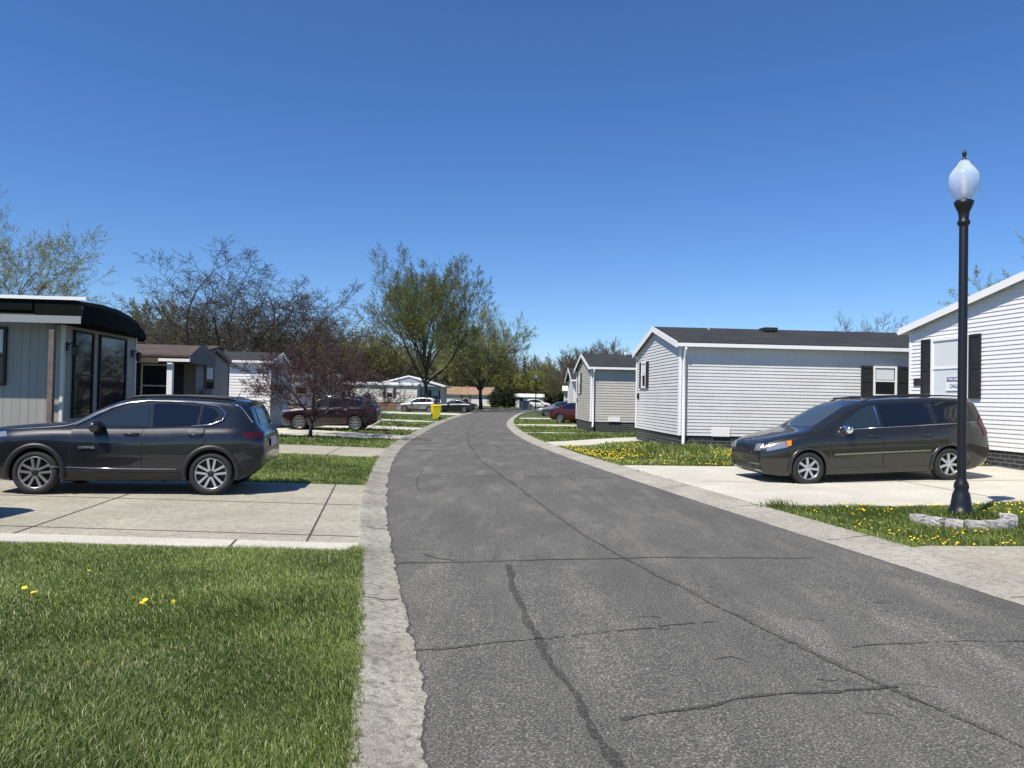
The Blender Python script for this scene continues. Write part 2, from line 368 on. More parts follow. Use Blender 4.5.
# ragged inner edge where the old asphalt laps over the gutter
rng = np.random.default_rng(4)
def ragged(n, amp): 
    a = rng.normal(0, 1, n * 6); a = np.convolve(a, np.ones(5) / 5, 'same'); b = np.convolve(rng.normal(0, 1, n * 6), np.ones(25) / 25, 'same'); return (a * .5 + b * 1.6) * amp
def resamp(x, n): return np.interp(np.linspace(0, 1, n), np.linspace(0, 1, len(x)), x)
def kerb(name, ex, ey, nx, ny, W, sign, m, prof):
    n = len(ex) * (14 if sign < 0 else 6); ex, ey, nx, ny, W = (resamp(a, n) for a in (ex, ey, nx, ny, W))
    rg = ragged(len(ex) // 6 + 1, 0.04 if sign < 0 else 0.012)[:n]
    rows = []
    for t, z in prof:
        off = W * t + (rg if t == prof[0][0] else 0); rows.append(np.stack([ex + sign * nx * off, ey + sign * ny * off, np.full(n, z)], -1))
    if sign < 0:                     # crumbled dark gap between gutter and asphalt
        gap = []
        for q_, z in ((0.01, 0.0022), (-0.006 - 0.022 * np.abs(np.convolve(rng.normal(0, 1, n), np.ones(4) / 4, 'same')), 0.0018)):
            off = W * prof[0][0] + rg + q_; gap.append(np.stack([ex + sign * nx * off, ey + sign * ny * off, np.full(n, z)], -1))
        gi = np.arange(n - 1); gv = np.concatenate(gap)
        tag(link_mesh('gutter_gap', np_mesh('gutter_gap', gv, np.stack([gi, n + gi, n + gi + 1, gi + 1], -1)), M['joint']), kind='structure')
    v = np.concatenate(rows); k = len(rows); i = np.arange(n - 1)
    f = np.concatenate([np.stack([r * n + i, (r + 1) * n + i, (r + 1) * n + i + 1, r * n + i + 1], -1) for r in range(k - 1)])
    return tag(link_mesh(name, np_mesh(name, v, f, smooth=True), m), kind='structure')
kerb('gutter', lx, ly, lnx, lny, LW, -1, M['gutter'], [(-0.04, 0.003), (0.15, 0.008), (0.4, 0.006), (0.7, 0.028), (1.0, 0.045), (1.08, 0.04), (1.09, -0.06)])
kerb('kerb', rx, ry, rnx, rny, RW, 1, M['kerb'], [(-0.03, 0.003), (0.1, 0.008), (0.35, 0.008), (0.65, 0.035), (1.0, 0.055), (1.05, 0.05), (1.06, -0.06)])
# joints cut across the kerbs
jb = MB()
for (ex, ey, nx, ny, W, sg, st) in ((lx, ly, lnx, lny, LW, -1, 9), (rx, ry, rnx, rny, RW, 1, 8)):
    for i in range(6, 250, st):
        p = Vector((ex[i], ey[i], 0)); d = Vector((nx[i], ny[i], 0)) * sg; t = Vector((-d.y, d.x, 0)) * 0.008
        pr = [(0.1, 0.012), (0.4, 0.011), (0.67, 0.04 if sg > 0 else 0.031), (1.0, 0.0595 if sg > 0 else 0.0495)]
        for (a, za), (b, zb) in zip(pr, pr[1:]):
            A = p + d * W[i] * a; B = p + d * W[i] * b
            jb.add([(A - t + Vector((0, 0, za))), (A + t + Vector((0, 0, za))), (B + t + Vector((0, 0, zb))), (B - t + Vector((0, 0, zb)))], [(0, 1, 2, 3)])
tag(jb.build('kerb_joint', M['joint'], fix=False), kind='structure')

DRIVES = []
def drape(name, quad, m, off=0.02, n=14, joints=(), jm=None):
    """concrete slab given by four corners, laid over the ground"""
    a, b, c, d = [Vector((*p, 0)) for p in quad]; k = n * 3; mb = MB(); vs = []
    for i in range(k + 1):
        for j in range(n + 1):
            p = (a.lerp(b, i / k)).lerp(d.lerp(c, i / k), j / n)
            h = max(Hs(p.x, p.y), 0.0 if p.y < 60 else -0.02)
            vs.append((p.x, p.y, h + off))
    fs = [(i * (n + 1) + j, (i + 1) * (n + 1) + j, (i + 1) * (n + 1) + j + 1, i * (n + 1) + j + 1) for i in range(k) for j in range(n)]
    mb.add(vs, fs, 0, True)
    # thin side skirts so the slab has an edge
    for (p, q) in ((a, b), (b, c), (c, d), (d, a)):
        for i in range(12):
            u = p.lerp(q, i / 12); w_ = p.lerp(q, (i + 1) / 12); hu = max(Hs(u.x, u.y), 0.0 if u.y < 60 else -0.02) + off; hw = max(Hs(w_.x, w_.y), 0.0 if w_.y < 60 else -0.02) + off
            mb.add([(u.x, u.y, hu), (w_.x, w_.y, hw), (w_.x, w_.y, hw - 0.15), (u.x, u.y, hu - 0.15)], [(0, 1, 2, 3)])
    for (u0, v0, u1, v1) in joints:
        P = [(a.lerp(b, u0 + (u1 - u0) * t / 20)).lerp(d.lerp(c, u0 + (u1 - u0) * t / 20), v0 + (v1 - v0) * t / 20) for t in range(21)]
        for p, q in zip(P, P[1:]):
            dd = (q - p).normalized(); sd = Vector((-dd.y, dd.x, 0)) * 0.012
            z = lambda r: max(Hs(r.x, r.y), 0.0 if r.y < 60 else -0.02) + off + 0.004
            mb.add([(p - sd).to_tuple()[:2] + (z(p),), (p + sd).to_tuple()[:2] + (z(p),), (q + sd).to_tuple()[:2] + (z(q),), (q - sd).to_tuple()[:2] + (z(q),)], [(0, 1, 2, 3)], 1)
    o = mb.build(name, [m, M['joint']], fix=False); tag(o, kind='structure')
    DRIVES.append([(p.x, p.y) for p in (a, b, c, d)])
    return o
kl = lambda y: float(kerb_l(y)) + 0.03
kr = lambda y: float(kerb_r(y)) - 0.03
# quads: near kerb corner, near outer corner, far outer corner, far kerb corner
drape('driveway', [(kl(8.35), 8.35), (-16, 9.0), (-16, 14.9), (kl(14.0), 14.0)], M['drive'], 0.024, joints=[(0.28, 0, 0.28, 1), (0.0, 0.1, 1, 0.12), (0.62, 0, 0.62, 1), (0.0, 0.55, 1, 0.55), (0.045, 0, 0.045, 1)])
drape('driveway_edging', [(kl(8.1), 8.1), (-16, 8.6), (-16, 9.1), (kl(8.5), 8.5)], M['walk'], 0.03, 3, joints=[(0.1, 0, 0.1, 1), (0.3, 0, 0.3, 1), (0.5, 0, 0.5, 1)])
drape('path', [(kl(20.4), 20.4), (-14, 23.4), (-14, 26.4), (kl(24.0), 24.0)], M['drive'], 0.02, 6, joints=[(0.15, 0, 0.15, 1), (0.4, 0, 0.4, 1), (0.65, 0, 0.65, 1)])
drape('driveway', [(kl(28.8), 28.8), (-15, 33.0), (-15, 39.5), (kl(31.8), 31.8)], M['walk'], 0.02, 6)
drape('driveway', [(kl(36.8), 36.8), (-17, 40.5), (-17, 47.5), (kl(40), 40)], M['walk'], 0.02, 5)
drape('path', [(kl(48.2), 48.2), (-20, 56), (-20, 61), (kl(51), 51)], M['walk'], 0.02, 4)
drape('driveway', [(kl(70), 70), (-20, 74), (-20, 84), (kl(77), 77)], M['walk'], 0.02, 4)
drape('driveway', [(kr(8.9), 8.9), (18, 9.9), (16, 2), (kr(2.0), 2.0)], M['drive'], 0.026, joints=[(0, 0.55, 1, 0.55), (0.3, 0, 0.3, 1)])
drape('driveway', [(kr(12.1), 12.1), (17, 13.6), (17, 17.9), (kr(19.2), 19.2)], M['walk'], 0.026, joints=[(0.35, 0, 0.35, 1), (0.7, 0, 0.7, 1), (0, 0.5, 1, 0.5)])
drape('path', [(kr(26.4), 26.4), (4.9, 27.4), (5.0, 30.4), (kr(29.0), 29.0)], M['walk'], 0.02, 4)
drape('path', [(kr(35.5), 35.5), (3.6, 36.5), (3.6, 37.6), (kr(36.8), 36.8)], M['walk'], 0.02, 3)
drape('driveway', [(kr(45.2), 45.2), (10, 46.5), (10, 51), (kr(48), 48)], M['walk'], 0.02, 4)
drape('driveway', [(kr(60), 60), (12, 61), (12, 66), (kr(64), 64)], M['walk'], 0.03, 4)

# sealed cracks and worn patches in the road: thin irregular ribbons
def ribbon(mb, pts, wd, rr, z=0.005, brk=0.0):
    P = [np.array(p, float) for p in pts]; out = []
    for a, b in zip(P, P[1:]):
        n = max(2, int(np.linalg.norm(b - a) / 0.05))
        for i in range(n): out.append(a + (b - a) * i / n)
    out.append(P[-1]); n = len(out); off = np.convolve(rr.normal(0, 1, n + 8), np.ones(9) / 9, 'valid')[:n] * 0.04
    wv = wd * (0.15 + 1.3 * np.convolve(rr.random(n + 2), np.ones(3) / 3, 'valid')) * (1 - 0.75 * (rr.random(n) < brk)); vs = []
    for i in range(n):
        d = out[min(i + 1, n - 1)] - out[max(i - 1, 0)]; d /= max(np.linalg.norm(d), 1e-6); nn = np.array([-d[1], d[0]]); c = out[i] + nn * off[i]
        for s in (-1, 1):
            q = c + nn * s * wv[i] / 2
            e0, e1 = np.interp(q[1], ly, lx), np.interp(q[1], ry, rx); t = np.clip((q[0] - e0) / (e1 - e0), 0, 1)
            vs.append((q[0], q[1], float(np.interp(t, [0, .25, .5, .75, 1], [0, .02, .03, .02, 0])) + z))
    fs = [(2 * i, 2 * i + 1, 2 * i + 3, 2 * i + 2) for i in range(n - 1) if rr.random() >= brk * 0.35]
    mb.add(vs, fs)
tar = MB(); seam = MB(); rr = np.random.default_rng(11)
ribbon(tar, [(0.56, 3.3), (0.40, 4.1), (0.22, 5.2), (0.08, 6.4), (0.0, 7.6)], 0.07, rr)
ribbon(seam, [(2.7, 3.3), (2.05, 5.0), (1.3, 7.6), (0.85, 9.6), (0.4, 12.5), (-0.15, 16), (-0.8, 20), (-1.5, 27), (-2.0, 35), (-2.3, 45), (-2.3, 58)], 0.05, rr, brk=0.1)
ribbon(seam, [(-1.15, 7.65), (0.2, 7.8), (1.6, 8.05), (3.3, 8.25)], 0.045, rr)
ribbon(seam, [(-0.62, 5.05), (0.4, 5.35), (1.55, 5.75)], 0.035, rr, brk=0.2)
ribbon(tar, [(0.62, 3.95), (1.3, 4.25), (2.3, 4.5)], 0.04, rr, brk=0.1)
ribbon(seam, [(2.35, 5.2), (3.1, 5.4), (4.3, 5.5)], 0.022, rr, brk=0.25)
ribbon(seam, [(-2.3, 15.6), (-1.2, 15.9), (0.6, 16.1), (2.2, 16.4)], 0.05, rr, brk=0.3)
ribbon(tar, [(-0.9, 8.1), (-0.75, 7.9), (-0.55, 7.8)], 0.03, rr)
ribbon(seam, [(-2.0, 17.5), (-1.85, 15.0), (-1.6, 13.4)], 0.04, rr, brk=0.2)
ribbon(seam, [(-2.9, 23.5), (-1.2, 24), (1.0, 24.4)], 0.05, rr, brk=0.2)
ribbon(seam, [(-3.7, 33), (-1.5, 34), (0.1, 34.5)], 0.06, rr, brk=0.2)
ribbon(tar, [(-1.4, 27), (-0.5, 26), (-0.2, 24.4)], 0.05, rr, brk=0.1)
for i in range(40):
    y = rr.uniform(3.6, 22); x = rr.uniform(-1.2, 3.4) if y < 12 else rr.uniform(-1.8, 2.2); a = rr.uniform(-0.5, 0.5)
    ribbon(seam, [(x, y), (x + 0.12 * math.cos(a), y + 0.12 * math.sin(a)), (x + rr.uniform(.13, .2), y + rr.uniform(-.06, .06))], 0.01, rr)
tag(tar.build('crack_sealer', M['tar'], fix=False), kind='structure'); tag(seam.build('road_seam', M['seam'], fix=False), kind='structure')
dust = MB()
def blotch(mb, cx, cy, rx_, ry_, rr, z, rot=0):
    n = 22; vs = [(cx, cy)]
    for k in range(n):
        t = 2 * math.pi * k / n; q = 0.6 + 0.55 * rr.random(); u, v_ = rx_ * q * math.cos(t), ry_ * q * math.sin(t)
        vs.append((cx + u * math.cos(rot) - v_ * math.sin(rot), cy + u * math.sin(rot) + v_ * math.cos(rot)))
    out = []
    for (x, y) in vs:
        e0, e1 = np.interp(y, ly, lx), np.interp(y, ry, rx); t = np.clip((x - e0) / (e1 - e0), 0, 1)
        out.append((x, y, float(np.interp(t, [0, .25, .5, .75, 1], [0, .02, .03, .02, 0])) + z))
    mb.add(out, [(0, 1 + k, 1 + (k + 1) % n) for k in range(n)])
for (x, y, a, b) in ((-2.6, 28.0, 0.7, 0.1), (-2.75, 24.3, 0.75, 0.1), (-3.2, 31.5, 0.4, 0.1)):
    blotch(dust, x, y, a, b, rr, 0.005)
tag(dust.build('road_patch', M['worn'], fix=False), kind='structure')

# ------------------------------------------------------------------ grass and dandelions
def in_quad(px_, py_, q):
    ins = np.ones(len(px_), bool); s0 = None
    for i in range(4):
        ax, ay = q[i]; bx, by = q[(i + 1) % 4]; cr = (bx - ax) * (py_ - ay) - (by - ay) * (px_ - ax)
        if s0 is None: area = sum(q[k][0] * q[(k + 1) % 4][1] - q[(k + 1) % 4][0] * q[k][1] for k in range(4)); s0 = 1 if area > 0 else -1
        ins &= (cr * s0 > -0.01)
    return ins
gr = np.random.default_rng(7)
HOUSEFOOT = []
def lawn_points(x0, x1, y0, y1, dens, rr, edge=0.0):
    n = int((x1 - x0) * (y1 - y0) * dens); x = rr.uniform(x0, x1, n); y = rr.uniform(y0, y1, n)
    eg = edge * (0.75 * rr.random(n) + 0.12 * np.sin(y * 9.3) + 0.15 * np.sin(y * 23 + 2 * np.sin(y * 3.1)) - 0.1); keep = ((x < kerb_l(y) + eg) | (x > kerb_r(y) - eg)) & (np.abs(x) < 0.70 * y + 0.6)
    for q in DRIVES: keep &= ~in_quad(x, y, q)
    for (a, b, c, d) in HOUSEFOOT: keep &= ~((x > a) & (x < b) & (y > c) & (y < d))
    return x[keep], y[keep]
def patch(x, y, s):      # cheap smooth 2-D variation
    return 0.5 + 0.25 * (np.sin(x * s + 1.3 * np.sin(y * s * 0.7)) + np.sin(y * s * 1.13 + 1.7 * np.sin(x * s * 0.6 + 2)))
def blades(x, y, hgt, wid, rr, lean=0.5):
    n = len(x); z = H(x, y) - 0.005; z = np.where((np.minimum(np.abs(x - kerb_l(y)), np.abs(x - kerb_r(y))) < 0.13) & (y < 60), np.maximum(z, 0.03), z)
    h = hgt * (0.45 + 0.8 * rr.random(n)) * (0.35 + 0.75 * patch(x, y, 2.3) + 0.5 * patch(x, y + 5, 6.1)); a = rr.uniform(0, 2 * np.pi, n) ; w_ = wid * (0.6 + 0.8 * rr.random(n))
    la = a * 0.35 + 0.6 + 2.0 * patch(x, y, 1.1) + rr.normal(0, 0.9, n); le = h * lean * (0.3 + rr.random(n))
    sx, sy = np.cos(a) * w_ / 2, np.sin(a) * w_ / 2; lxx, lyy = np.cos(la) * le, np.sin(la) * le
    b0 = np.stack([x - sx, y - sy, z], -1); b1 = np.stack([x + sx, y + sy, z], -1)
    m0 = np.stack([x - sx * .8 + lxx * .35, y - sy * .8 + lyy * .35, z + h * .6], -1); m1 = np.stack([x + sx * .8 + lxx * .35, y + sy * .8 + lyy * .35, z + h * .6], -1)
    t = np.stack([x + lxx, y + lyy, z + h * (1 - 0.25 * lean)], -1)
    v = np.stack([b0, b1, m1, m0, t], 1).reshape(-1, 3); i = np.arange(n) * 5
    f = np.concatenate([np.stack([i, i + 1, i + 2], -1), np.stack([i, i + 2, i + 3], -1), np.stack([i + 3, i + 2, i + 4], -1)])
    tone = np.clip(0.08 + 0.38 * patch(x, y, 0.9) + 0.3 * patch(x + 3, y, 3.7) + rr.normal(0, 0.24, n), 0, 0.92); tone[rr.random(n) < 0.015 + 0.06 * (patch(x + 7, y, 2.9) > .8)] = 1
    return v, f, np.tile(tone, 3)
GRASS = []
def grow(x0, x1, y0, y1, dens, h, wd, lean=0.5):
    x, y = lawn_points(x0, x1, y0, y1, dens, gr, 0.055); GRASS.append(blades(x, y, h, wd, gr, lean))

# ------------------------------------------------------------------ houses
def lap_wall(mb, P0, P1, z0, top, step=0.11, lip=0.019, inward=None):
    """lap siding between two base points, outward normal to the right of P0->P1; top(t) gives the wall's height along it"""
    P0 = Vector((*P0, 0)); P1 = Vector((*P1, 0)); d = (P1 - P0); Ln = d.length; d.normalize(); nrm = Vector((d.y, -d.x, 0))
    ts = [0, 0.5, 1]; zt = [top(t) for t in ts]; zmax = max(zt); z = z0
    def span(zz):
        """t-interval where the wall is at least zz high"""
        if zz <= min(zt[0], zt[2]): return 0.0, 1.0
        a, b = 0.0, 1.0
        if zt[0] < zz: a = 0.5 * (zz - zt[0]) / max(zt[1] - zt[0], 1e-6)
        if zt[2] < zz: b = 1 - 0.5 * (zz - zt[2]) / max(zt[1] - zt[2], 1e-6)
        return min(a, 1), max(b, 0)
    while z < zmax - 1e-4:
        z2 = min(z + step, zmax); a0, b0 = span(z); a1, b1 = span(z2)
        if b0 - a0 < 1e-3: break
        if b1 < a1: a1 = b1 = (a0 + b0) / 2
        lo = nrm * lip; hi = nrm * 0.002
        A = P0 + d * Ln * a0; B = P0 + d * Ln * b0; A2 = P0 + d * Ln * a1; B2 = P0 + d * Ln * b1
        mb.add([A + lo + Vector((0, 0, z)), B + lo + Vector((0, 0, z)), B2 + hi + Vector((0, 0, z2)), A2 + hi + Vector((0, 0, z2))], [(0, 1, 2, 3)])
        mb.add([A + Vector((0, 0, z)), B + Vector((0, 0, z)), B + lo + Vector((0, 0, z)), A + lo + Vector((0, 0, z))], [(0, 1, 2, 3)])
        z = z2
def window(parent, xf, w_, h, m_frame, shut=None, blind=False, sashes=2, fr=0.06, sh_w=0.36, label=None):
    """local: x along the wall, -y outward, z up from the sill; xf places it on its wall"""
    f = MB()
    f.box(-w_ / 2 - fr, w_ / 2 + fr, -0.055, 0.02, -fr, 0, 0, xf).box(-w_ / 2 - fr, w_ / 2 + fr, -0.055, 0.02, h, h + fr, 0, xf)
    f.box(-w_ / 2 - fr, -w_ / 2, -0.055, 0.02, 0, h, 0, xf).box(w_ / 2, w_ / 2 + fr, -0.055, 0.02, 0, h, 0, xf)
    if sashes == 2: f.box(-w_ / 2, w_ / 2, -0.045, 0.0, h * 0.48, h * 0.48 + 0.045, 0, xf)
    fo = f.build('window', m_frame, parent)
    if label: fo['label'] = label
    MB().box(-w_ / 2, w_ / 2, -0.026, -0.02, 0, h, 0, xf).build('pane', M['curtain'] if blind else M['glass'], fo)
    if not blind:
        MB().box(-w_ / 2 + .03, w_ / 2 - .03, -0.032, -0.028, h * 0.56, h - 0.02, 0, xf).build('blind', M['curtain'], fo)
    if shut is not None:
        for s in (-1, 1):
            b = MB(); x0 = s * (w_ / 2 + fr + 0.02 + sh_w / 2); 
            b.box(x0 - sh_w / 2, x0 + sh_w / 2, -0.035, -0.012, -fr, h + fr, 0, xf)
            for z0, z1 in ((-fr, -fr + .07), (h * .46, h * .46 + .07), (h + fr - .07, h + fr)): b.box(x0 - sh_w / 2 + .05, x0 + sh_w / 2 - .05, -0.05, -0.036, z0, z1, 0, xf)
            b.box(x0 - sh_w / 2, x0 - sh_w / 2 + .05, -0.05, -0.036, -fr, h + fr, 0, xf); b.box(x0 + sh_w / 2 - .05, x0 + sh_w / 2, -0.05, -0.036, -fr, h + fr, 0, xf)
            b.build('shutter', shut, parent)
    return fo
def face_xf(face, u, z, x0, x1, W):
    """matrix putting window-local axes on a house face: 'near' (y=0), 'west' (x=x0), 'east' (x=x1)"""
    if face == 'near': return Matrix.Translation((u, -0.012, z))
    if face == 'west': return Matrix.Translation((x0 - 0.012, u, z)) @ Matrix.Rotation(R(-90), 4, 'Z')
    if face == 'east': return Matrix.Translation((x1 + 0.012, u, z)) @ Matrix.Rotation(R(90), 4, 'Z')
def house(name, label, loc, yaw, x0, x1, W, zskirt, zeave, zridge, wall_m, skirt_m, roof_m, trim_m=None, oh=0.3, ohg=0.25,
          step=0.11, lap=True, wins=(), spouts=(), shut=None, cat='mobile home', skirt_in=0.02, group=None, gutter=True, soffit=None, ridge_extra=()):
    trim_m = trim_m or M['white']
    t = empty(name, label, cat, loc, yaw, group); rise = zridge - zeave
    cy = W / 2
    wl = MB(); flat = lambda q: zeave; gab = lambda q: zeave + rise * (1 - abs(2 * q - 1))
    fn = (lambda *a, **k: lap_wall(wl, *a, step=step, **k)) if lap else (lambda *a, **k: lap_wall(wl, *a, step=20, lip=0.0, **k))
    if lap:
        fn((x0, 0), (x1, 0), zskirt, flat); fn((x1, W), (x0, W), zskirt, flat)
        fn((x1, 0), (x1, W), zskirt, gab); fn((x0, W), (x0, 0), zskirt, gab)
    else:
        wl.box(x0, x1, 0, W, zskirt, zeave)
        for x in (x0, x1): wl.add([(x, 0, zeave), (x, W, zeave), (x, cy, zridge)], [(0, 1, 2)])
    wl.build('wall', wall_m, t)
    # corner posts
    c = 0.05
    for x in (x0, x1):
        for y in (0, W):
            MB().box(x - c * (x == x0) * .6 - (x == x1) * c, x + c * (x == x1) * .6 + (x == x0) * c, y - c * (y == 0) * .6 - (y != 0) * c, y + c * (y != 0) * .6 + (y == 0) * c, zskirt, zeave - 0.01).build('corner_trim', trim_m, t)
    s = skirt_in; MB().box(x0 + s, x1 - s, s, W - s, -0.35, zskirt + 0.02).build('skirting', skirt_m, t)
    # roof: two slabs, overhanging
    k = rise / cy; th = 0.07; rf = MB()
    ze = zeave - k * oh
    for sg in (0, 1):
        ya = -oh if sg == 0 else W + oh
        v = [(x0 - ohg, ya, ze), (x1 + ohg, ya, ze), (x1 + ohg, cy, zridge), (x0 - ohg, cy, zridge)]
        vt = [(a, b, z + th) for a, b, z in v]
        rf.add(v + vt, [(0, 1, 2, 3), (4, 5, 6, 7), (0, 4, 5, 1), (1, 5, 6, 2), (3, 7, 4, 0)])
    rf.build('roof', roof_m, t)
    for x, sx in ((x0 - ohg, -1), (x1 + ohg, 1)):
        for y0_, y1_, za, zb in ((-oh, cy, ze, zridge), (W + oh, cy, ze, zridge)):
            xa, xb = (x - 0.025, x - 0.002) if sx < 0 else (x + 0.002, x + 0.025)
            v = [(xa, y0_, za - 0.11), (xb, y0_, za - 0.11), (xb, y0_, za + 0.075), (xa, y0_, za + 0.075)]
            w_ = [(a, y1_, z + (zb - za)) for a, _, z in v]
            MB().add(v + w_, [(0, 1, 2, 3), (4, 7, 6, 5), (0, 4, 5, 1), (1, 5, 6, 2), (2, 6, 7, 3), (3, 7, 4, 0)]).build('rake_board', trim_m, t)
    if gutter:
        for y, sy in ((-oh, -1), (W + oh, 1)):
            ya, yb = (y - 0.1, y - 0.003) if sy < 0 else (y + 0.003, y + 0.1)
            MB().box(x0 - ohg, x1 + ohg, ya, yb, ze - 0.075, ze + 0.03).build('gutter_rail', trim_m, t)
    for ya, yb in ((-oh, 0), (W, W + oh)): MB().box(x0 - ohg + .01, x1 + ohg - .01, ya + .002, yb - .002 if ya < 0 else yb - .002, ze - 0.035, ze - 0.02).build('soffit', soffit or trim_m, t)
    for x in spouts:
        d = MB(); d.tube([(x, -oh - 0.05, ze - 0.08), (x, -oh - 0.03, ze - 0.16), (x, -0.07, ze - 0.36), (x, -0.07, zskirt - 0.15), (x - 0.03, -0.16, zskirt - 0.28)], 0.05, 8); d.build('downspout', trim_m, t)
    for (face, u, z, ww, hh, sh, bl) in wins:
        window(t, face_xf(face, u, z, x0, x1, W), ww, hh, trim_m, shut if sh else None, bl)
    return t
def vent_pipe(t, x, y, z, h=0.25, m=None): MB().tube([(x, y, z - .1), (x, y, z + h)], 0.05, 8).build('vent_pipe', m or M['offwhite'], t)

# right side, nearest: its gable end faces the road
yA = math.atan(0.12)
ha = house('mobile_home', 'white lap-sided mobile home at the right edge with black shutters and a sale sign', (12.45, 12.16, 0.28), yA, 0, 16, 9.5, 0.38, 3.60, 4.56,
           M['white_v'], M['dbrick'], M['roof'], oh=0.3, ohg=0.16, step=0.105)
x_w = lambda u: u
wxf = face_xf('west', 7.85, 1.70, 0, 16, 9.5)
wa = window(ha, wxf, 1.25, 1.46, M['white'], M['shutter'], True, sh_w=0.40, fr=0.08)
sg = MB().box(-0.1, 0.52, -0.05, -0.047, 0.12, 0.5, 0, wxf).build('sale_sign', M['paper'], wa)
MB().box(-0.06, 0.48, -0.053, -0.0505, 0.36, 0.48, 0, wxf).build('sign_band', M['blue'], sg)
text_mesh('FOR SALE', 0.105, M['white'], sg, wxf @ Matrix.Translation((0.21, -0.057, 0.42)) @ Matrix.Rotation(R(90), 4, 'X'), bold=0.002)
text_mesh('CALL', 0.13, M['blue'], sg, wxf @ Matrix.Translation((0.21, -0.052, 0.24)) @ Matrix.Rotation(R(90), 4, 'X'), bold=0.003)
MB().box(-0.17, 0.17, -0.03, 0, 0, 0.2, 0, face_xf('west', 9.13, 1.98, 0, 16, 9.5)).build('number_plaque', M['shutter'], ha)
for i, ch in enumerate('||||'): pass

hb = house('mobile_home', 'long pale grey lap-sided mobile home behind the minivan with charcoal shingle roof', (5.05, 22.9, 0.3), R(3.2), 0, 17.5, 5.9, 0.36, 3.14, 3.84,
           M['grey_v'], M['dbrick'], M['roof'], oh=0.16, ohg=0.13, step=0.1, spouts=(0.12,), shut=M['shutter'],
           wins=[('near', 6.35, 1.72, 0.62, 0.8, True, False)])
MB().box(-0.16, 0.16, -0.03, 0, 0, 0.2, 0, face_xf('west', 5.5, 1.45, 0, 17, 5.9)).build('number_plaque', M['shutter'], hb)
window(hb, face_xf('west', 4.55, 1.9, 0, 17, 5.9), 0.55, 0.82, M['white'], M['shutter'], False, sh_w=0.3)
MB().box(1.0, 1.55, -0.045, -0.005, 0.35, 0.6).build('access_panel', M['white'], hb)
vent_pipe(hb, 1.7, 2.6, 3.8, 0.12, M['ac']); MB().box(3.5, 3.95, 2.3, 2.8, 3.8, 3.92).build('roof_vent', M['shutter'], hb); 
hc = house('mobile_home', 'tan lap-sided mobile home with black brick skirting, second back on the right side', (3.95, 38.0, 0.08), R(2), 0, 14, 5.9, 0.5, 3.25, 4.0,
           M['tan_v'], M['dbrick'], M['roof'], oh=0.2, ohg=0.15, step=0.13, spouts=(0.12,), shut=M['shutter'],
           wins=[('west', 4.3, 2.0, 0.62, 1.0, True, False)])
MB().box(0.9, 1.5, -0.05, -0.005, 0.52, 0.75).build('access_panel', M['white'], hc); vent_pipe(hc, 2.2, 2.7, 4.0, 0.2)
MB().box(-0.16, 0.16, -0.03, 0, 0, 0.22, 0, face_xf('west', 5.4, 1.45, 0, 17, 5.9)).build('number_plaque', M['shutter'], hc)
hd = house('mobile_home', 'white-trimmed mobile home mostly hidden behind the tan one on the right', (4.35, 53, 0.0), R(0), 0, 12, 5.6, 0.5, 3.1, 3.9,
           M['far_white'], M['dbrick'], M['roof'], step=0.15, wins=[])
he = house('mobile_home', 'small beige mobile home far back on the right beyond the parked cars', (6.9, 100, 0.0), R(-4), 0, 12, 5, 0.5, 2.9, 3.4,
           M['tan_v'], M['dbrick'], M['metal_roof'], step=0.2, oh=0.4)

# left side, nearest: vertical panelling, bowed black canopy round the street end
h1 = house('mobile_home', 'grey panelled mobile home at the left edge with black canopy and tall dark bay windows', (-11.3, 19.1, 0.05), R(4.5), -14, 0, 4.35, 0.5, 3.45, 3.62,
           M['panel'], M['dbrick'], M['metal_roof'], trim_m=M['offwhite'], oh=0.05, ohg=0.05, lap=False, gutter=False)
ca = MB()   # canopy: arched fascia on the street end plus the dark board along the near side
arc = [(-1.0, 3.87), (0.2, 3.93), (1.6, 3.96), (2.9, 3.93), (3.9, 3.85), (4.4, 3.72), (4.75, 3.5), (4.8, 3.29)]
vs = []
for y, z in arc:
    zb = 3.26
    q_ = -0.18 * max(0, y - 0.5) + 0.12; z -= 0.09; zb -= 0.02
    vs += [(0.78 + q_, y, zb), (0.80 + q_, y, (z + zb) / 2 + .05), (0.7 + q_, y, z - .04), (0.45 + q_, y, z), (-0.2, y, z + 0.01)]
k = len(arc); ca.add(vs, [(i * 5 + j, (i + 1) * 5 + j, (i + 1) * 5 + j + 1, i * 5 + j + 1) for i in range(k - 1) for j in range(4)], 0, True)
ca.add([(0.9, -1.0, 3.24), (0.92, -1.0, 3.55), (0.82, -1.0, 3.74), (0.57, -1.0, 3.78), (-0.2, -1.0, 3.79), (-0.2, -1.0, 3.24)], [(0, 1, 2, 3, 4, 5)])
ca.add([(0.88, -1.0, 3.245), (0.15, 4.7, 3.245), (-0.2, 4.7, 3.245), (-0.2, -1.0, 3.245)], [(0, 1, 2, 3)])
ca.build('canopy', M['black_awn'], h1, fix=False)
cr = MB(); cr.box(-14, -0.25, -1.0, 4.3, 3.50, 3.77).build('canopy_roof', M['black_awn'], h1)
MB().box(-14, 1.0, -1.05, -1.003, 3.76, 3.84).build('roof_trim', M['white'], h1)
MB().box(-1.3, 0.88, -1.02, -1.004, 3.2, 3.38).build('fascia_panel', M['ac'], h1)  # pale panel, its shade under the canopy put in as grey colour
MB().box(0.12, 0.24, -0.95, -0.83, -0.05, 3.6).build('post', M['postwood'], h1)
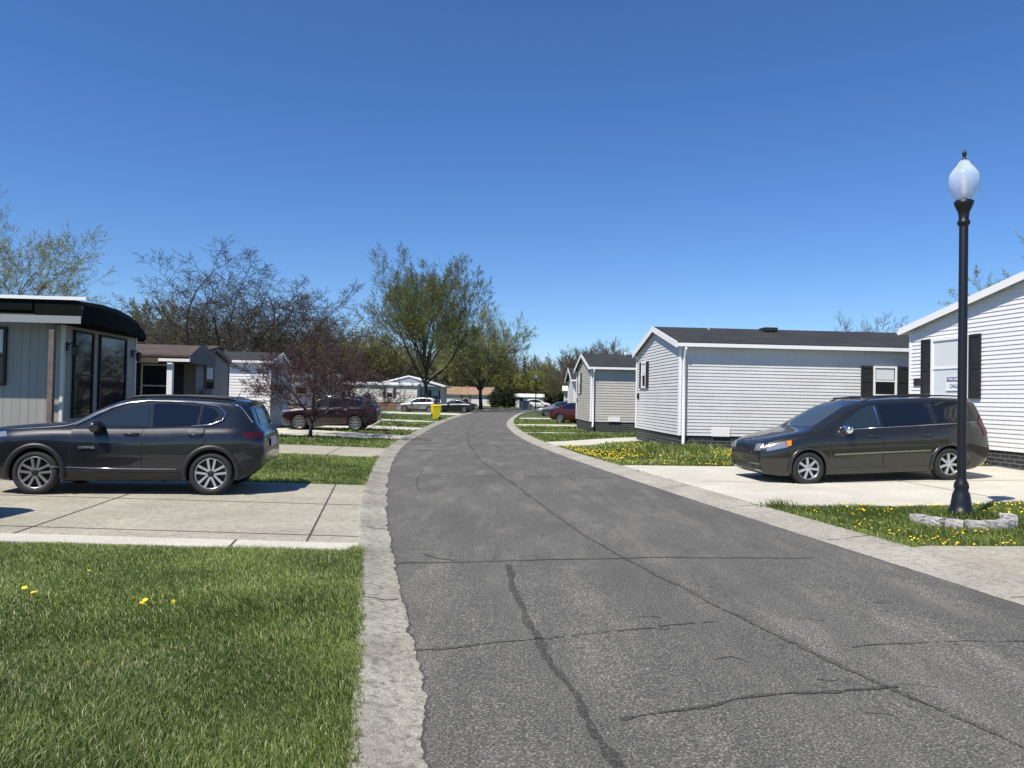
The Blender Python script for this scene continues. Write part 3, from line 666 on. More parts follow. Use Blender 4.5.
for u, w1 in ((1.0, 0.95), (2.75, 1.6)):
    f = window(h1, face_xf('east', u, 0.95, -14, 0, 4.35), w1, 2.15, M['shutter'], None, False, sh_w=.3)
    for ch in list(f.children):
        if ch.name.startswith('blind'): bpy.data.objects.remove(ch)
window(h1, face_xf('near', -1.75, 1.75, -14, 0, 4.35), 0.7, 1.35, M['shutter'], None, False)
def wall_lantern(label, loc):
    t = empty('wall_lantern', label, 'wall lantern', loc)
    MB().box(-0.02, 0.02, -0.06, 0.06, -0.1, 0.12).build('back_plate', M['black_metal'], t)
    MB().tube([(0, 0, 0.05), (0.12, 0, 0.1), (0.18, 0, 0.04)], 0.013, 6).build('arm', M['black_metal'], t)
    MB().lathe([(0.0, 0.06), (0.1, 0.02), (0.085, 0.0), (0.075, -0.2), (0.03, -0.24), (0, -0.26)], 6, 0, Matrix.Translation((0.18, 0, 0)), False).build('lantern', M['black_metal'], t)
wall_lantern('black wall lantern beside the tall window nearest the corner post', (-11.28, 19.25, 2.75))
wall_lantern('black wall lantern at the far end of the bay under the canopy', (-11.6, 23.2, 2.8))

# second left house: brown roof and porch
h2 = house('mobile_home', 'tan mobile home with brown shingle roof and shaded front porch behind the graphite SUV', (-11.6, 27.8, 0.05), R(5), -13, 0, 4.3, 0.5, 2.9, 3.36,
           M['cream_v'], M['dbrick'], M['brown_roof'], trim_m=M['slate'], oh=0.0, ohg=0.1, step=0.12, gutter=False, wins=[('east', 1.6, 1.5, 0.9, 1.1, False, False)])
pr = MB(); v = [(-13, -1.5, 2.82), (0.3, -1.5, 2.82), (0.3, 2.1, 3.38), (-13, 2.1, 3.38)]; pr.add(v + [(a, b, z + .07) for a, b, z in v], [(0, 1, 2, 3), (4, 5, 6, 7), (0, 4, 5, 1), (1, 5, 6, 2), (3, 7, 4, 0)])
pr.build('porch_roof', M['brown_roof'], h2)
MB().box(-0.75, 0.3, -1.56, -1.51, 2.66, 2.76).build('porch_fascia', M['white'], h2); MB().box(-3.6, -2.4, -1.56, -1.51, 2.7, 2.8).build('porch_fascia', M['white'], h2)
MB().box(-13, -0.76, -1.5, -1.45, 2.6, 2.78).build('porch_beam', M['darkwood'], h2)
MB().add([(0.31, -1.5, 2.62), (0.31, 1.4, 2.62), (0.31, 1.4, 2.95), (0.31, 0.0, 3.4), (0.31, -1.5, 2.85), (0.27, -1.5, 2.62), (0.27, 1.4, 2.62), (0.27, 1.4, 2.95), (0.27, .0, 3.4), (0.27, -1.5, 2.85)],
         [(0, 1, 2, 3, 4), (9, 8, 7, 6, 5), (0, 5, 6, 1), (0, 4, 9, 5), (1, 6, 7, 2)]).build('gable_board', M['slate'], h2)
for x, m_ in ((-2.75, 'offwhite'), (-2.35, 'offwhite'), (-3.2, 'darkwood')):
    MB().box(x, x + 0.09, -1.42, -1.33, 0.1, 2.6).build('porch_post', M[m_], h2)
MB().box(-0.5, -0.32, -1.42, -1.25, 0.1, 2.62).build('porch_post', M['white'], h2)
fo2 = window(h2, face_xf('near', -1.35, 1.1, -13, 0, 4.3), 0.95, 1.45, M['offwhite'], M['shutter'], False, sh_w=0.4)
for ch in list(fo2.children):
    if ch.name.startswith('blind'): bpy.data.objects.remove(ch)
MB().box(-3.9, -3.1, -0.05, -0.02, 0.55, 2.5).build('door', M['garm'], h2)
MB().box(0.02, 0.35, 0.9, 1.5, 1.3, 1.75).build('air_conditioner', M['ac'], h2)

# third left house: white siding, street-end shade painted on as a slate panel
h3 = house('mobile_home', 'white lap-sided mobile home with street-end shade painted slate grey behind the small maroon tree', (-11.45, 36.0, 0.05), R(6), -13, 0, 4.3, 0.45, 3.15, 3.6,
           M['white_v'], M['white_v'], M['roof'], oh=0.15, ohg=0.15, step=0.14)
MB().box(0.02, 0.06, 0.0, 4.3, 0.05, 3.1).build('end_shade_panel', M['blue_v'], h3)  # slate colour stands in for the shade on this white end wall
window(h3, face_xf('east', 2.1, 1.6, -13, 0.06, 4.3), 1.2, 1.2, M['white'], None, False)
# fourth: white, with a brown deck
h4 = house('mobile_home', 'low white mobile home behind the maroon SUV, brown deck along its base', (-13.5, 60.0, 0.0), R(12), -14, 0, 4.3, 0.9, 3.05, 3.3,
           M['far_white'], M['rbrick'], M['metal_roof'], oh=0.1, ohg=0.1, step=0.2, wins=[('near', -3.0, 1.7, 0.8, 1.0, False, False)])
dk = empty('deck', 'brown wooden deck with railing in front of the low white mobile home', 'deck', (-16.4, 57.0, 0), R(12))
MB().box(-3, 3, 0, 2, 0.6, 0.72).build('platform', M['deckwood'], dk)
rl = MB(); rl.box(-3, 3, 0, 0.06, 1.5, 1.58)
for i in range(31): rl.box(-3 + i * 0.2 - .02, -3 + i * 0.2 + .02, 0.01, 0.05, 0.0, 1.5)
rl.build('railing', M['deckwood'], dk)
h5 = house('mobile_home', 'long white mobile home with brown skirting and one shuttered window behind the silver hatchback', (-12.0, 96, -0.02), R(3), -16, 0, 5.5, 0.9, 3.1, 3.35,
           M['far_white'], M['rbrick'], M['metal_roof'], oh=0.15, ohg=0.15, step=0.25, shut=M['brown_roof'], wins=[('near', -3.4, 1.5, 0.7, 1.1, True, False), ('near', -9.5, 1.5, 1.4, 1.1, True, False)])
h6 = house('mobile_home', 'white mobile home with a wide blue-grey gable rising behind the big tree trunk', (-18.2, 103, -0.02), R(0), 0, 8.6, 9, 0.6, 3.1, 3.3,
           M['far_white'], M['rbrick'], M['roof'], step=0.25, gutter=False)
gb = MB(); gb.prism([(-0.4, 3.0), (9.0, 3.0), (4.3, 4.25)], -0.9, -0.85); gb.build('gable', M['blue_v'], h6)
gr_ = MB(); 
for a, b in (((-0.6, 2.95), (4.3, 4.3)), ((9.2, 2.95), (4.3, 4.3))):
    gr_.prism([a, b, (b[0], b[1] + .16), (a[0], a[1] + .22)], -1.05, 9)
gr_.build('gable_roof', M['white'], h6)
for x in (6.4, 7.8): window(h6, face_xf('near', x, 0.9, 0, 8.6, 9), 0.9, 1.6, M['offwhite'], M['shutter'], False, sh_w=.15)
h7 = house('mobile_home', 'white mobile home with tan-brown shingle roof near the bend of the street', (-3.6, 133, -0.3), R(-3), -12.5, 0, 5, 0.5, 2.6, 3.75,
           M['far_white'], M['rbrick'], M['tan_roof'], oh=0.4, step=0.25, shut=M['tan_roof'], gutter=False, wins=[('near', -4.4, 1.2, 0.9, 1.0, True, False)])
vent_pipe(h7, -4.5, 2, 3.6, .5)
h8 = house('shed', 'small white shed with dark doorway where the road disappears round the bend', (0.8, 140, -0.02), R(0), 0, 5, 4, 0.1, 2.0, 2.5,
           M['far_white'], M['white'], M['metal_roof'], step=0.3, cat='shed', gutter=False)
MB().box(0.6, 1.3, -0.06, -0.02, 0.1, 1.8).build('door', M['black_metal'], h8)

HOUSEFOOT += [(5.0, 25, 23.0, 32), (3.9, 18, 38, 45), (11.6, 40, 10, 22)]

# ------------------------------------------------------------------ vehicles
def chaikin(p, n=2):
    p = np.array(p, float)
    for _ in range(n):
        q = [p[0]]
        for a, b in zip(p, p[1:]): q += [a * .75 + b * .25, a * .25 + b * .75]
        q.append(p[-1]); p = np.array(q)
    return p
def spline(ctrl, s):
    xs, ys = zip(*ctrl); xs = np.array(xs); ys = np.array(ys)
    d = np.diff(ys) / np.diff(xs); m = np.concatenate([[d[0]], np.where(d[:-1] * d[1:] > 0, 2 * d[:-1] * d[1:] / (d[:-1] + d[1:] + 1e-12), 0), [d[-1]]])
    s = np.clip(s, xs[0], xs[-1]); i = np.clip(np.searchsorted(xs, s) - 1, 0, len(d) - 1); h = xs[i + 1] - xs[i]; t = (s - xs[i]) / h
    return (2 * t**3 - 3 * t**2 + 1) * ys[i] + (t**3 - 2 * t**2 + t) * h * m[i] + (-2 * t**3 + 3 * t**2) * ys[i + 1] + (t**3 - t**2) * h * m[i + 1]
def car(spec, name, label, cat, loc, yaw, group=None):
    S = spec; t = empty(name, label, cat, loc, yaw, group); Ln = S['len']; mid = (S['fw'] + S['rw']) / 2
    LX_ = lambda s: mid - s                         # nose distance -> local x (forward +x)
    u = np.linspace(0, 1, 72); st = Ln * (0.5 - 0.5 * np.cos(np.pi * u)) * 0.75 + Ln * u * 0.25
    W0 = S['w'] / 2; secs = []
    for s in st:
        zt = float(spline(S['top'], s)); zb = float(spline(S['bot'], s)); belt = min(float(spline(S['belt'], s)), zt - 0.03)
        fr_ = max(0, 1 - s / S.get('nf', 0.75)); re = max(0, 1 - (Ln - s) / S.get('nr', 0.6))
        wv = W0 * (1 - S.get('tf', 0.24) * fr_**2.2 - S.get('tr', 0.16) * re**2.4)
        k = S['k']; gh = max(zt - belt - 0.06, 0.0); yg = max(wv - 0.07 - k * gh, wv * 0.5); crown = 0.035 + 0.02 * min(1, gh * 3)
        zm = zb + (belt - zb) * 0.5
        pts = [(0, zb), (wv * .8, zb), (wv - 0.07, zb + 0.01), (wv - 0.03, zb + 0.1), (wv, zm), (wv - 0.003, belt - 0.14), (wv - S.get('sh', 0.045), belt - 0.03), (wv - 0.075, belt),
               (wv - 0.075 - k * gh * .5, belt + gh * .5), (yg + .01, zt - crown - 0.035), (yg - 0.035, zt - crown), (yg * 0.8, zt - crown * .4), (yg * .4, zt - crown * .08), (0, zt)]
        secs.append(chaikin(pts, 2))
    n = len(secs[0]); vs = []
    for s, sec in zip(st, secs):
        row = [(LX_(s), y, z) for y, z in sec] + [(LX_(s), -y, z) for y, z in sec[-2:0:-1]]
        vs += row
    rn = 2 * n - 2; fs = [(i * rn + j, i * rn + (j + 1) % rn, (i + 1) * rn + (j + 1) % rn, (i + 1) * rn + j) for i in range(len(st) - 1) for j in range(rn)]
    fs += [tuple(range(rn)), tuple(reversed(range((len(st) - 1) * rn, len(st) * rn)))]
    mb = MB().add(vs, fs, 0, True); body = mb.build('body', [S['paint'], M['plastic']], t)
    bm = bmesh.new(); bm.from_mesh(body.data); bvh = BVHTree.FromBMesh(bm); bm.free()
    # wheel arches
    cut = MB(); wr = S['wr']
    for s in (S['fw'], S['rw']):
        for sg_ in (-1, 1):
            m4 = Matrix.Translation((LX_(s), sg_ * (W0 - 0.12), wr + 0.01)) @ Matrix.Rotation(R(90), 4, 'X')
            cut.lathe([(0.0, -0.19), (wr + 0.055, -0.19), (wr + 0.055, 0.19), (0.0, 0.19)], 40, 1, m4, False)
    co = cut.build('cutter', [S['paint'], M['plastic']], t)
    bmc = bmesh.new(); bmc.from_mesh(co.data); bmesh.ops.remove_doubles(bmc, verts=bmc.verts, dist=1e-5); bmesh.ops.recalc_face_normals(bmc, faces=bmc.faces); bmc.to_mesh(co.data); bmc.free()
    md = body.modifiers.new('b', 'BOOLEAN'); md.object = co; md.operation = 'DIFFERENCE'; md.solver = 'EXACT'
    bpy.context.view_layer.update(); dg = bpy.context.evaluated_depsgraph_get()
    me = bpy.data.meshes.new_from_object(body.evaluated_get(dg)); body.modifiers.clear(); body.data = me; bpy.data.objects.remove(co)
    for p in me.polygons: p.use_smooth = True
    me.set_sharp_from_angle(angle=R(38)) if hasattr(me, 'set_sharp_from_angle') else None
    def proj(axis, a, b, off):
        if axis in ('L', 'R'):
            sg_ = 1 if axis == 'L' else -1; o = Vector((LX_(a), sg_ * 3, b)); d = Vector((0, -sg_, 0))
        elif axis == 'T': o = Vector((LX_(a), b, 4)); d = Vector((0, 0, -1))
        elif axis == 'F': o = Vector((LX_(-3), a, b)); d = Vector((-1, 0, 0))
        else: o = Vector((LX_(Ln + 3), a, b)); d = Vector((1, 0, 0))
        h = bvh.ray_cast(o, d)
        if h[0] is None: return None
        nr = h[1] if h[1].dot(d) < 0 else -h[1]
        return h[0] + nr * off
    def decal(nm, axis, poly, m, off=0.006, parent=None, nx=14, ny=8, m2=None, grow_=0.0):
        """panel following the body: poly is given in (distance from nose, height) or plan / front coordinates"""
        b = MB(); P = np.array(poly, float); u0, u1 = P[:, 0].min(), P[:, 0].max(); q = len(P)
        def run(P, off, mi, nx, ny, vpad=0.0, upad=0.0):
            vs = []; 
            us = np.unique(np.concatenate([np.linspace(u0, u1, nx), P[:, 0]]))
            for uu in us:
                e = []; uc = min(max(uu, u0 + 1e-4), u1 - 1e-4)
                for i in range(q):
                    (ax, ay), (bx, by) = P[i], P[(i + 1) % q]
                    if (ax - uc) * (bx - uc) <= 0 and abs(ax - bx) > 1e-9: e.append(ay + (by - ay) * (uc - ax) / (bx - ax))
                lo, hi = min(e) - vpad, max(e) + vpad
                uq = uu - upad if uu == us[0] else uu + upad if uu == us[-1] else uu
                for j in range(ny + 1): vs.append(proj(axis, uq, lo + (hi - lo) * j / ny, off))
            fs = [(i * (ny + 1) + j, (i + 1) * (ny + 1) + j, (i + 1) * (ny + 1) + j + 1, i * (ny + 1) + j + 1) for i in range(len(us) - 1) for j in range(ny)]
            fs = [f for f in fs if all(vs[k_] is not None for k_ in f)]
            vs = [v_ if v_ is not None else Vector((0, 0, 1)) for v_ in vs]
            b.add(vs, fs, mi, True)
        run(P, off, 0, nx, ny)
        if m2 is not None: run(P, off * 0.45, 1, nx, ny, grow_, grow_)
        return b.build(nm, [m] + ([m2] if m2 is not None else []), parent or t, fix=False)
    S['extra'](S, t, decal, proj, LX_)
    # wheels
    for s in (S['fw'], S['rw']):
        for sg_ in (-1, 1):
            wm = Matrix.Translation((LX_(s), sg_ * (W0 - 0.115), wr)) @ Matrix.Rotation(R(-90 * sg_), 4, 'X')   # +z of the wheel points outward
            r_ = S['rim']; hub = MB().lathe([(0, -0.08), (r_ * .97, -0.08), (r_ * .97, 0.0), (0.0, 0.0)], 28, 0, wm, False).build('wheel', M['rimdark'], t)
            MB().lathe([(r_, -0.1), (r_ + .03, -.11), (wr - 0.03, -.11), (wr, -.085), (wr, .075), (wr - .03, .1), (r_ + .04, .105), (r_, .09), (r_ * .97, .05)], 40, 0, wm).build('tyre', M['tyre'], hub)
            rb = MB(); rb.lathe([(r_ * .93, .03), (r_ * .96, .085), (r_ * 1.0, .092), (r_ * 1.0, .06)], 40, 0, wm)
            rb.lathe([(0, 0.085), (0.05, 0.083), (0.065, 0.07), (0.068, 0.0)], 16, 1 if S.get('hubdark') else 0, wm)
            ns, sp, ww = S['spokes']
            for i in range(ns):
                for dl in (-sp, sp) if sp else (0,):
                    a0 = 2 * math.pi * i / ns + 0.3; m5 = wm @ Matrix.Rotation(a0 + dl * .3, 4, 'Z'); e = dl * r_ * 0.6
                    v_ = [(0.05, -ww * .55, 0.05), (0.05, ww * .55, 0.05), (r_ * .95, e + ww * .5, 0.045), (r_ * .95, e - ww * .5, 0.045)]
                    v_ += [(x, y * .8 if i_ < 2 else y, z + (0.03 if i_ < 2 else 0.04)) for i_, (x, y, z) in enumerate(v_)]
                    rb.add(v_, [(0, 1, 2, 3), (4, 5, 6, 7), (0, 4, 5, 1), (1, 5, 6, 2), (2, 6, 7, 3), (3, 7, 4, 0)], 0, False, m5)
            rb.build('rim', [M['rim'], M['rimdark']] if S.get('hubdark') else M['rim'], hub)
    return t
def mirror(t, x, y, z, sg_, m):
    b = MB(); pts = []; 
    for i in range(9):
        a = math.pi * i / 8; pts.append((0.16 * math.sin(a) + .001, -0.13 * math.cos(a)))
    b.lathe(pts, 14, 0, Matrix.Translation((x, y + sg_ * 0.11, z)) @ Matrix.Scale(0.62, 4, (1, 0, 0)) @ Matrix.Scale(0.8, 4, (0, 0, 1)))
    b.box(x - .04, x + .04, min(y, y + sg_ * .08), max(y, y + sg_ * .08), z - .07, z - .03)
    b.build('mirror', m, t)
def handle(decal_parent, p, m, sg_):
    b = MB(); x, y, z = p; o = sg_ * 0.035
    b.tube([(x - .11, y, z), (x - .09, y + o, z), (x + .09, y + o, z), (x + .11, y, z)], 0.014, 6)
    b.build('door_handle', m, decal_parent)
def common(S, t, decal, proj, LX_, detail=2):
    for ax, sg_ in (('L', 1), ('R', -1)):
        for d in S['doors']:
            do = decal('door', ax, d, S['paint'], 0.006, nx=18, ny=12, m2=M['plastic'], grow_=0.009)
            if detail and S.get('handle_z'):
                hx = max(p[0] for p in d) - 0.17
                q = proj(ax, hx, S['handle_z'], 0.0)
                if q is not None: handle(do, q, S.get('handle_m', S['paint']), sg_)
        if S.get('band'): decal('pillar_trim', ax, S['band'], M['p_black'], 0.006, nx=30, ny=10)
        for wi, wn in enumerate(S['sidewin']):
            decal('side_window', ax, wn, M['frontglass'] if wi == 0 else M['carglass'], 0.012, nx=16, ny=8, m2=M['p_black'], grow_=0.012)
        if S.get('headlight'): decal('headlight', ax, S['headlight'], M['lampc'], 0.009, nx=10, ny=6, m2=M['chrome'], grow_=.008)
        if S.get('taillight'): decal('taillight', ax, S['taillight'], M['red'], 0.012, nx=10, ny=6)
        if S.get('sill'): decal('sill_cladding', ax, S['sill'], M['plastic'], 0.012, nx=20, ny=5)
        if S.get('strip'): decal('side_moulding', ax, S['strip'], S.get('strip_m', M['chrome']), 0.016, nx=20, ny=2)
        q = proj(ax, S['mirror'][0], S['mirror'][1], 0)
        if q is not None: mirror(t, q.x, q.y, q.z, sg_, S.get('mirror_m', S['paint']))
        if S.get('rail'):
            pts = []
            for s in np.linspace(*S['rail'], 12):
                q = proj('T', s, sg_ * S['rail_y'], 0); pts.append(q + Vector((0, 0, S.get('rail_h', 0.045))) if 0 < len(pts) < 11 else q)
            MB().tube(pts, 0.017, 6).build('roof_rail', S.get('rail_m', M['plastic']), t)
    ws = S['wscreen']; decal('windscreen', 'T', ws, M['shield'], 0.006, nx=14, ny=16, m2=M['plastic'], grow_=0.015)
    if S.get('rscreen'): decal('rear_window', S.get('rs_axis', 'B'), S['rscreen'], M['carglass'], 0.008, nx=14, ny=10)
    if S.get('grille'): decal('grille', 'F', S['grille'], M['plastic'], 0.008, nx=12, ny=6)
    for sg_ in (-1, 1):
        if S.get('head_f'): decal('headlight', 'F', [(sg_ * a, b) for a, b in S['head_f']], M['lampc'], 0.01, nx=10, ny=6)
        if S.get('tail_b'): decal('taillight', 'B', [(sg_ * a, b) for a, b in S['tail_b']], M['red'], 0.012, nx=8, ny=6)
    decal('number_plate', 'B', [(-.22, S['plate_z']), (.22, S['plate_z']), (.22, S['plate_z'] + .13), (-.22, S['plate_z'] + .13)], M['plate'], 0.02, nx=4, ny=2)
def arch_trim(t, S, LX_, m, wd=0.07, out=0.0):
    W0 = S['w'] / 2; wr = S['wr']
    for s in (S['fw'], S['rw']):
        for sg_ in (-1, 1):
            b = MB(); vs = []; k = 25
            for i in range(k):
                a = R(-14 + 208 * i / (k - 1)); c_, s_ = math.cos(a), math.sin(a)
                for rr_, y in ((wr + .035, W0 - .09), (wr + .035, W0 + .012 + out), (wr + .035 + wd, W0 + .004 + out), (wr + .04 + wd, W0 - .05)):
                    vs.append((LX_(s) + rr_ * c_, sg_ * y, wr + .01 + rr_ * s_))
            b.add(vs, [(i * 4 + j, (i + 1) * 4 + j, (i + 1) * 4 + j + 1, i * 4 + j + 1) for i in range(k - 1) for j in range(3)], 0, True)
            b.build('wheel_arch', m, t)

# --- compact SUV, graphite with black roof
def x_jeep(S, t, decal, proj, LX_):
    common(S, t, decal, proj, LX_); arch_trim(t, S, LX_, M['plastic'], 0.07)
    decal('roof_panel', 'T', [(2.1, -.52), (2.3, -.58), (3.9, -.57), (4.0, -.5), (4.0, .5), (3.9, .57), (2.3, .58), (2.1, .52)], M['p_black'], 0.007, nx=20, ny=14)
    for ax in 'LR':
        # bright line over the windows, dipping round the rear pillar
        pts = [(1.42, 1.09), (1.7, 1.24), (1.95, 1.375), (2.2, 1.455), (2.5, 1.492), (3.2, 1.48), (3.58, 1.425), (3.71, 1.31), (3.66, 1.20), (3.50, 1.13), (3.2, 1.10)]
        P = [proj(ax, a, b, 0.012) for a, b in pts]; MB().tube([p for p in P if p is not None], 0.011, 5).build('window_trim', M['chrome'], t)
        P = [proj(ax, a, b, 0.012) for a, b in [(1.1, .44), (2.0, .42), (3.0, .42)]]; MB().tube([p for p in P if p is not None], 0.009, 5).build('sill_trim', M['chrome'], t)
        P = [proj(ax, a, b, 0.012) for a, b in [(3.78, 1.47), (3.92, 1.42), (4.02, 1.3), (4.10, 1.18), (4.2, 1.12)]]; MB().tube([p for p in P if p is not None], 0.009, 5).build('pillar_trim', M['chrome'], t)
        decal('lower_bumper', ax, [(3.95, .3), (3.99, .56), (4.26, .6), (4.26, .36)], M['plastic'], 0.01)
        decal('lower_bumper', ax, [(.06, .34), (.06, .56), (.36, .58), (.36, .32)], M['plastic'], 0.01)
    sp = MB().box(LX_(4.09), LX_(3.94), -.52, .52, 1.48, 1.505); sp.build('spoiler', M['p_black'], t)
    q = proj('T', 3.75, 0.25, 0); MB().tube([q, q + Vector((-0.1, 0, 0.2))], [0.008, 0.003], 5).build('antenna', M['plastic'], t)
    xf = Matrix.Translation(proj('R', 1.75, 0.74, 0.012)) @ Matrix.Rotation(R(180), 4, 'Z') @ Matrix.Rotation(R(90), 4, 'X')
    for ax, sg_ in (('L', 1),):
        p = proj('L', 1.65, 0.75, 0.03); text_mesh('COMPASS', 0.055, M['ac'], t, Matrix.Translation(p) @ Matrix.Rotation(R(180), 4, 'Z') @ Matrix.Rotation(R(90), 4, 'X'), 'badge')
    
JEEP = dict(len=4.40, w=1.82, fw=0.88, rw=3.52, wr=0.345, rim=0.245, k=0.30, paint=M['p_jeep'], tr=.27, nr=.6, hubdark=1, sh=.066, tf=.2, nf=.6,
    top=[(0, .80), (.03, .97), (.12, 1.03), (.5, 1.08), (1.0, 1.12), (1.32, 1.16), (1.75, 1.39), (2.08, 1.525), (2.35, 1.575), (2.8, 1.59), (3.4, 1.575), (3.85, 1.54), (4.02, 1.51), (4.12, 1.40), (4.25, 1.15), (4.32, 1.06), (4.38, .98), (4.40, .8)],
    bot=[(0, .42), (.12, .26), (.5, .2), (3.9, .22), (4.2, .34), (4.4, .5)], belt=[(0, .92), (.5, 1.0), (1.2, 1.045), (2.4, 1.055), (3.4, 1.09), (4.0, 1.1), (4.4, .98)],
    doors=[[(1.40, .40), (1.40, 1.02), (2.46, 1.035), (2.46, .40)], [(2.48, .40), (2.48, 1.035), (3.40, 1.07), (3.44, .88), (3.16, .58), (3.10, .40)]],
    band=[(1.60, 1.068), (1.95, 1.30), (2.18, 1.425), (2.5, 1.468), (3.2, 1.455), (3.56, 1.40), (3.66, 1.30), (3.60, 1.20), (3.48, 1.135), (2.5, 1.075)],
    sidewin=[[(1.72, 1.085), (2.02, 1.28), (2.24, 1.40), (2.50, 1.44), (2.54, 1.09)], [(2.60, 1.09), (2.58, 1.445), (2.9, 1.45), (3.30, 1.43), (3.26, 1.125)], [(3.31, 1.13), (3.35, 1.425), (3.53, 1.38), (3.60, 1.29), (3.47, 1.15)]],
    wscreen=[(1.40, -.62), (1.9, -.56), (2.05, -.52), (2.1, 0), (2.05, .52), (1.9, .56), (1.40, .62), (1.34, 0)], rscreen=[(-.5, 1.14), (.5, 1.14), (.44, 1.42), (-.44, 1.42)],
    headlight=[(.07, .84), (.07, .93), (.42, .98), (.46, .91)], taillight=[(4.02, .92), (3.97, 1.01), (4.26, 1.02), (4.26, .94), (4.12, .91)],
    grille=[(-.5, .80), (.5, .80), (.5, .92), (-.5, .92)], sill=[(1.34, .24), (1.34, .36), (3.06, .36), (3.06, .24)], mirror=(1.78, 1.08), mirror_m=M['p_black'], handle_z=.97,
    rail=(2.1, 3.8), rail_y=.57, rail_h=.025, plate_z=.76, spokes=(5, 0.42, 0.04), extra=x_jeep)
for k_ in ('top', 'bot', 'belt'): JEEP[k_] = [(a if a < 3.9 else 3.9 + (a - 3.9) * .82, z) for a, z in JEEP[k_]]
JEEP['len'] = 4.31
car(JEEP, 'parked_suv', 'graphite SUV with black roof parked nearest on the left driveway', 'SUV', (-6.22, 12.93, 0.024), R(180 + 7))

# --- minivan
def x_van(S, t, decal, proj, LX_):
    common(S, t, decal, proj, LX_)
    arch_trim(t, S, LX_, S['paint'], 0.05, 0.004)
    for i in range(5):
        z = 0.665 + i * 0.042; decal('grille_bar', 'F', [(-.46, z), (.46, z), (.46, z + .014), (-.46, z + .014)], M['chrome'], 0.018, nx=12, ny=1)
    for sg_ in (-1, 1):
        decal('indicator', 'L' if sg_ > 0 else 'R', [(.52, .80), (.52, .90), (.62, .92), (.60, .82)], M['amber'], .014, nx=5, ny=3)
        decal('bumper_vent', 'F', [(sg_ * .5, .32), (sg_ * .74, .34), (sg_ * .74, .42), (sg_ * .5, .42)], M['plastic'], .01, nx=5, ny=3)
    decal('lower_grille', 'F', [(-.45, .30), (.45, .30), (.45, .42), (-.45, .42)], M['plastic'], .01, nx=10, ny=4)
    for s in (2.35, 3.9): 
        a = proj('T', s, .55, 0) + Vector((0, 0, .06)); b = proj('T', s, -.55, 0) + Vector((0, 0, .06)); MB().tube([a, b], 0.015, 6).build('roof_bar', M['plastic'], t)
    a = proj('L', 5.0, .42, 0.0)
    for ax in 'LR':
        P = [proj(ax, s_, z_, .012) for s_, z_ in [(1.95, 1.115), (3.2, 1.15), (4.7, 1.195)]]; MB().tube([p for p in P if p is not None], 0.008, 5).build('window_trim', M['chrome'], t)
        decal('pillar', ax, [(2.53, 1.17), (2.47, 1.58), (2.50, 1.59), (2.56, 1.17)], M['chrome'], 0.0095, nx=5, ny=4)
VAN = dict(len=5.14, w=1.95, fw=0.95, rw=4.03, wr=0.345, rim=0.225, k=0.24, paint=M['p_van'], nf=.9, tf=.22, nr=.5, tr=.12,
    top=[(0, .62), (.04, .82), (.2, .93), (.6, 1.04), (1.0, 1.12), (1.15, 1.17), (1.6, 1.42), (2.0, 1.62), (2.3, 1.70), (2.8, 1.74), (3.8, 1.755), (4.5, 1.73), (4.82, 1.67), (4.93, 1.5), (5.05, 1.15), (5.12, .95), (5.14, .7)],
    bot=[(0, .34), (.15, .22), (.6, .18), (4.5, .2), (4.95, .3), (5.14, .42)], belt=[(0, .78), (.5, .92), (1.1, 1.06), (2.0, 1.09), (3.5, 1.13), (4.6, 1.18), (5.14, 1.1)],
    doors=[[(1.45, .34), (1.40, .8), (1.55, 1.07), (2.55, 1.1), (2.55, .34)], [(2.57, .34), (2.57, 1.1), (3.68, 1.14), (3.68, .8), (3.55, .34)]],
    sidewin=[[(1.62, 1.14), (2.05, 1.46), (2.3, 1.57), (2.46, 1.6), (2.56, 1.15)], [(2.66, 1.16), (2.58, 1.61), (3.62, 1.63), (3.72, 1.19)], [(3.82, 1.2), (3.76, 1.635), (4.35, 1.62), (4.62, 1.56), (4.82, 1.25)]],
    wscreen=[(1.2, -.68), (1.75, -.63), (1.98, -.55), (2.02, 0), (1.98, .55), (1.75, .63), (1.2, .68), (1.13, 0)], rscreen=[(-.6, 1.2), (.6, 1.2), (.55, 1.55), (-.55, 1.55)],
    headlight=[(.14, .71), (.16, .82), (.50, .90), (.52, .79)], head_f=[(.5, .70), (.52, .84), (.72, .86), (.74, .72)], taillight=[(4.93, .92), (4.83, 1.2), (4.93, 1.36), (5.04, 1.1), (5.08, .94)],
    grille=[(-.5, .64), (.5, .64), (.47, .87), (-.47, .87)], strip=[(1.5, .60), (1.5, .63), (3.6, .66), (3.6, .63)], strip_m=M['chrome'], mirror=(1.78, 1.12), mirror_m=M['chrome'], handle_z=.98,
    rail=(2.3, 4.7), rail_y=.62, plate_z=.8, spokes=(7, 0, 0.05), extra=x_van)
VAN['band'] = [(1.62, 1.12), (2.05, 1.475), (2.3, 1.59), (2.6, 1.625), (3.8, 1.65), (4.3, 1.63), (4.52, 1.57), (4.70, 1.24), (3.7, 1.17), (2.6, 1.13)]
VAN['len'] = 5.0
for k_ in ('top', 'bot', 'belt'): VAN[k_] = [(a if a < 4.3 else 4.3 + (a - 4.3) * .833, z) for a, z in VAN[k_]]
VAN['taillight'] = [(4.3 + (a - 4.3) * .833, z) for a, z in VAN['taillight']]; VAN['sidewin'][2] = [(min(a, 4.3 + (a - 4.3) * .833) if a > 4.3 else a, z) for a, z in VAN['sidewin'][2]]
car(VAN, 'parked_minivan', 'olive grey minivan parked on the right driveway in front of the grey house', 'minivan', (7.52, 16.62, 0.085), R(180 + 6), None).rotation_euler[1] = R(2.3)

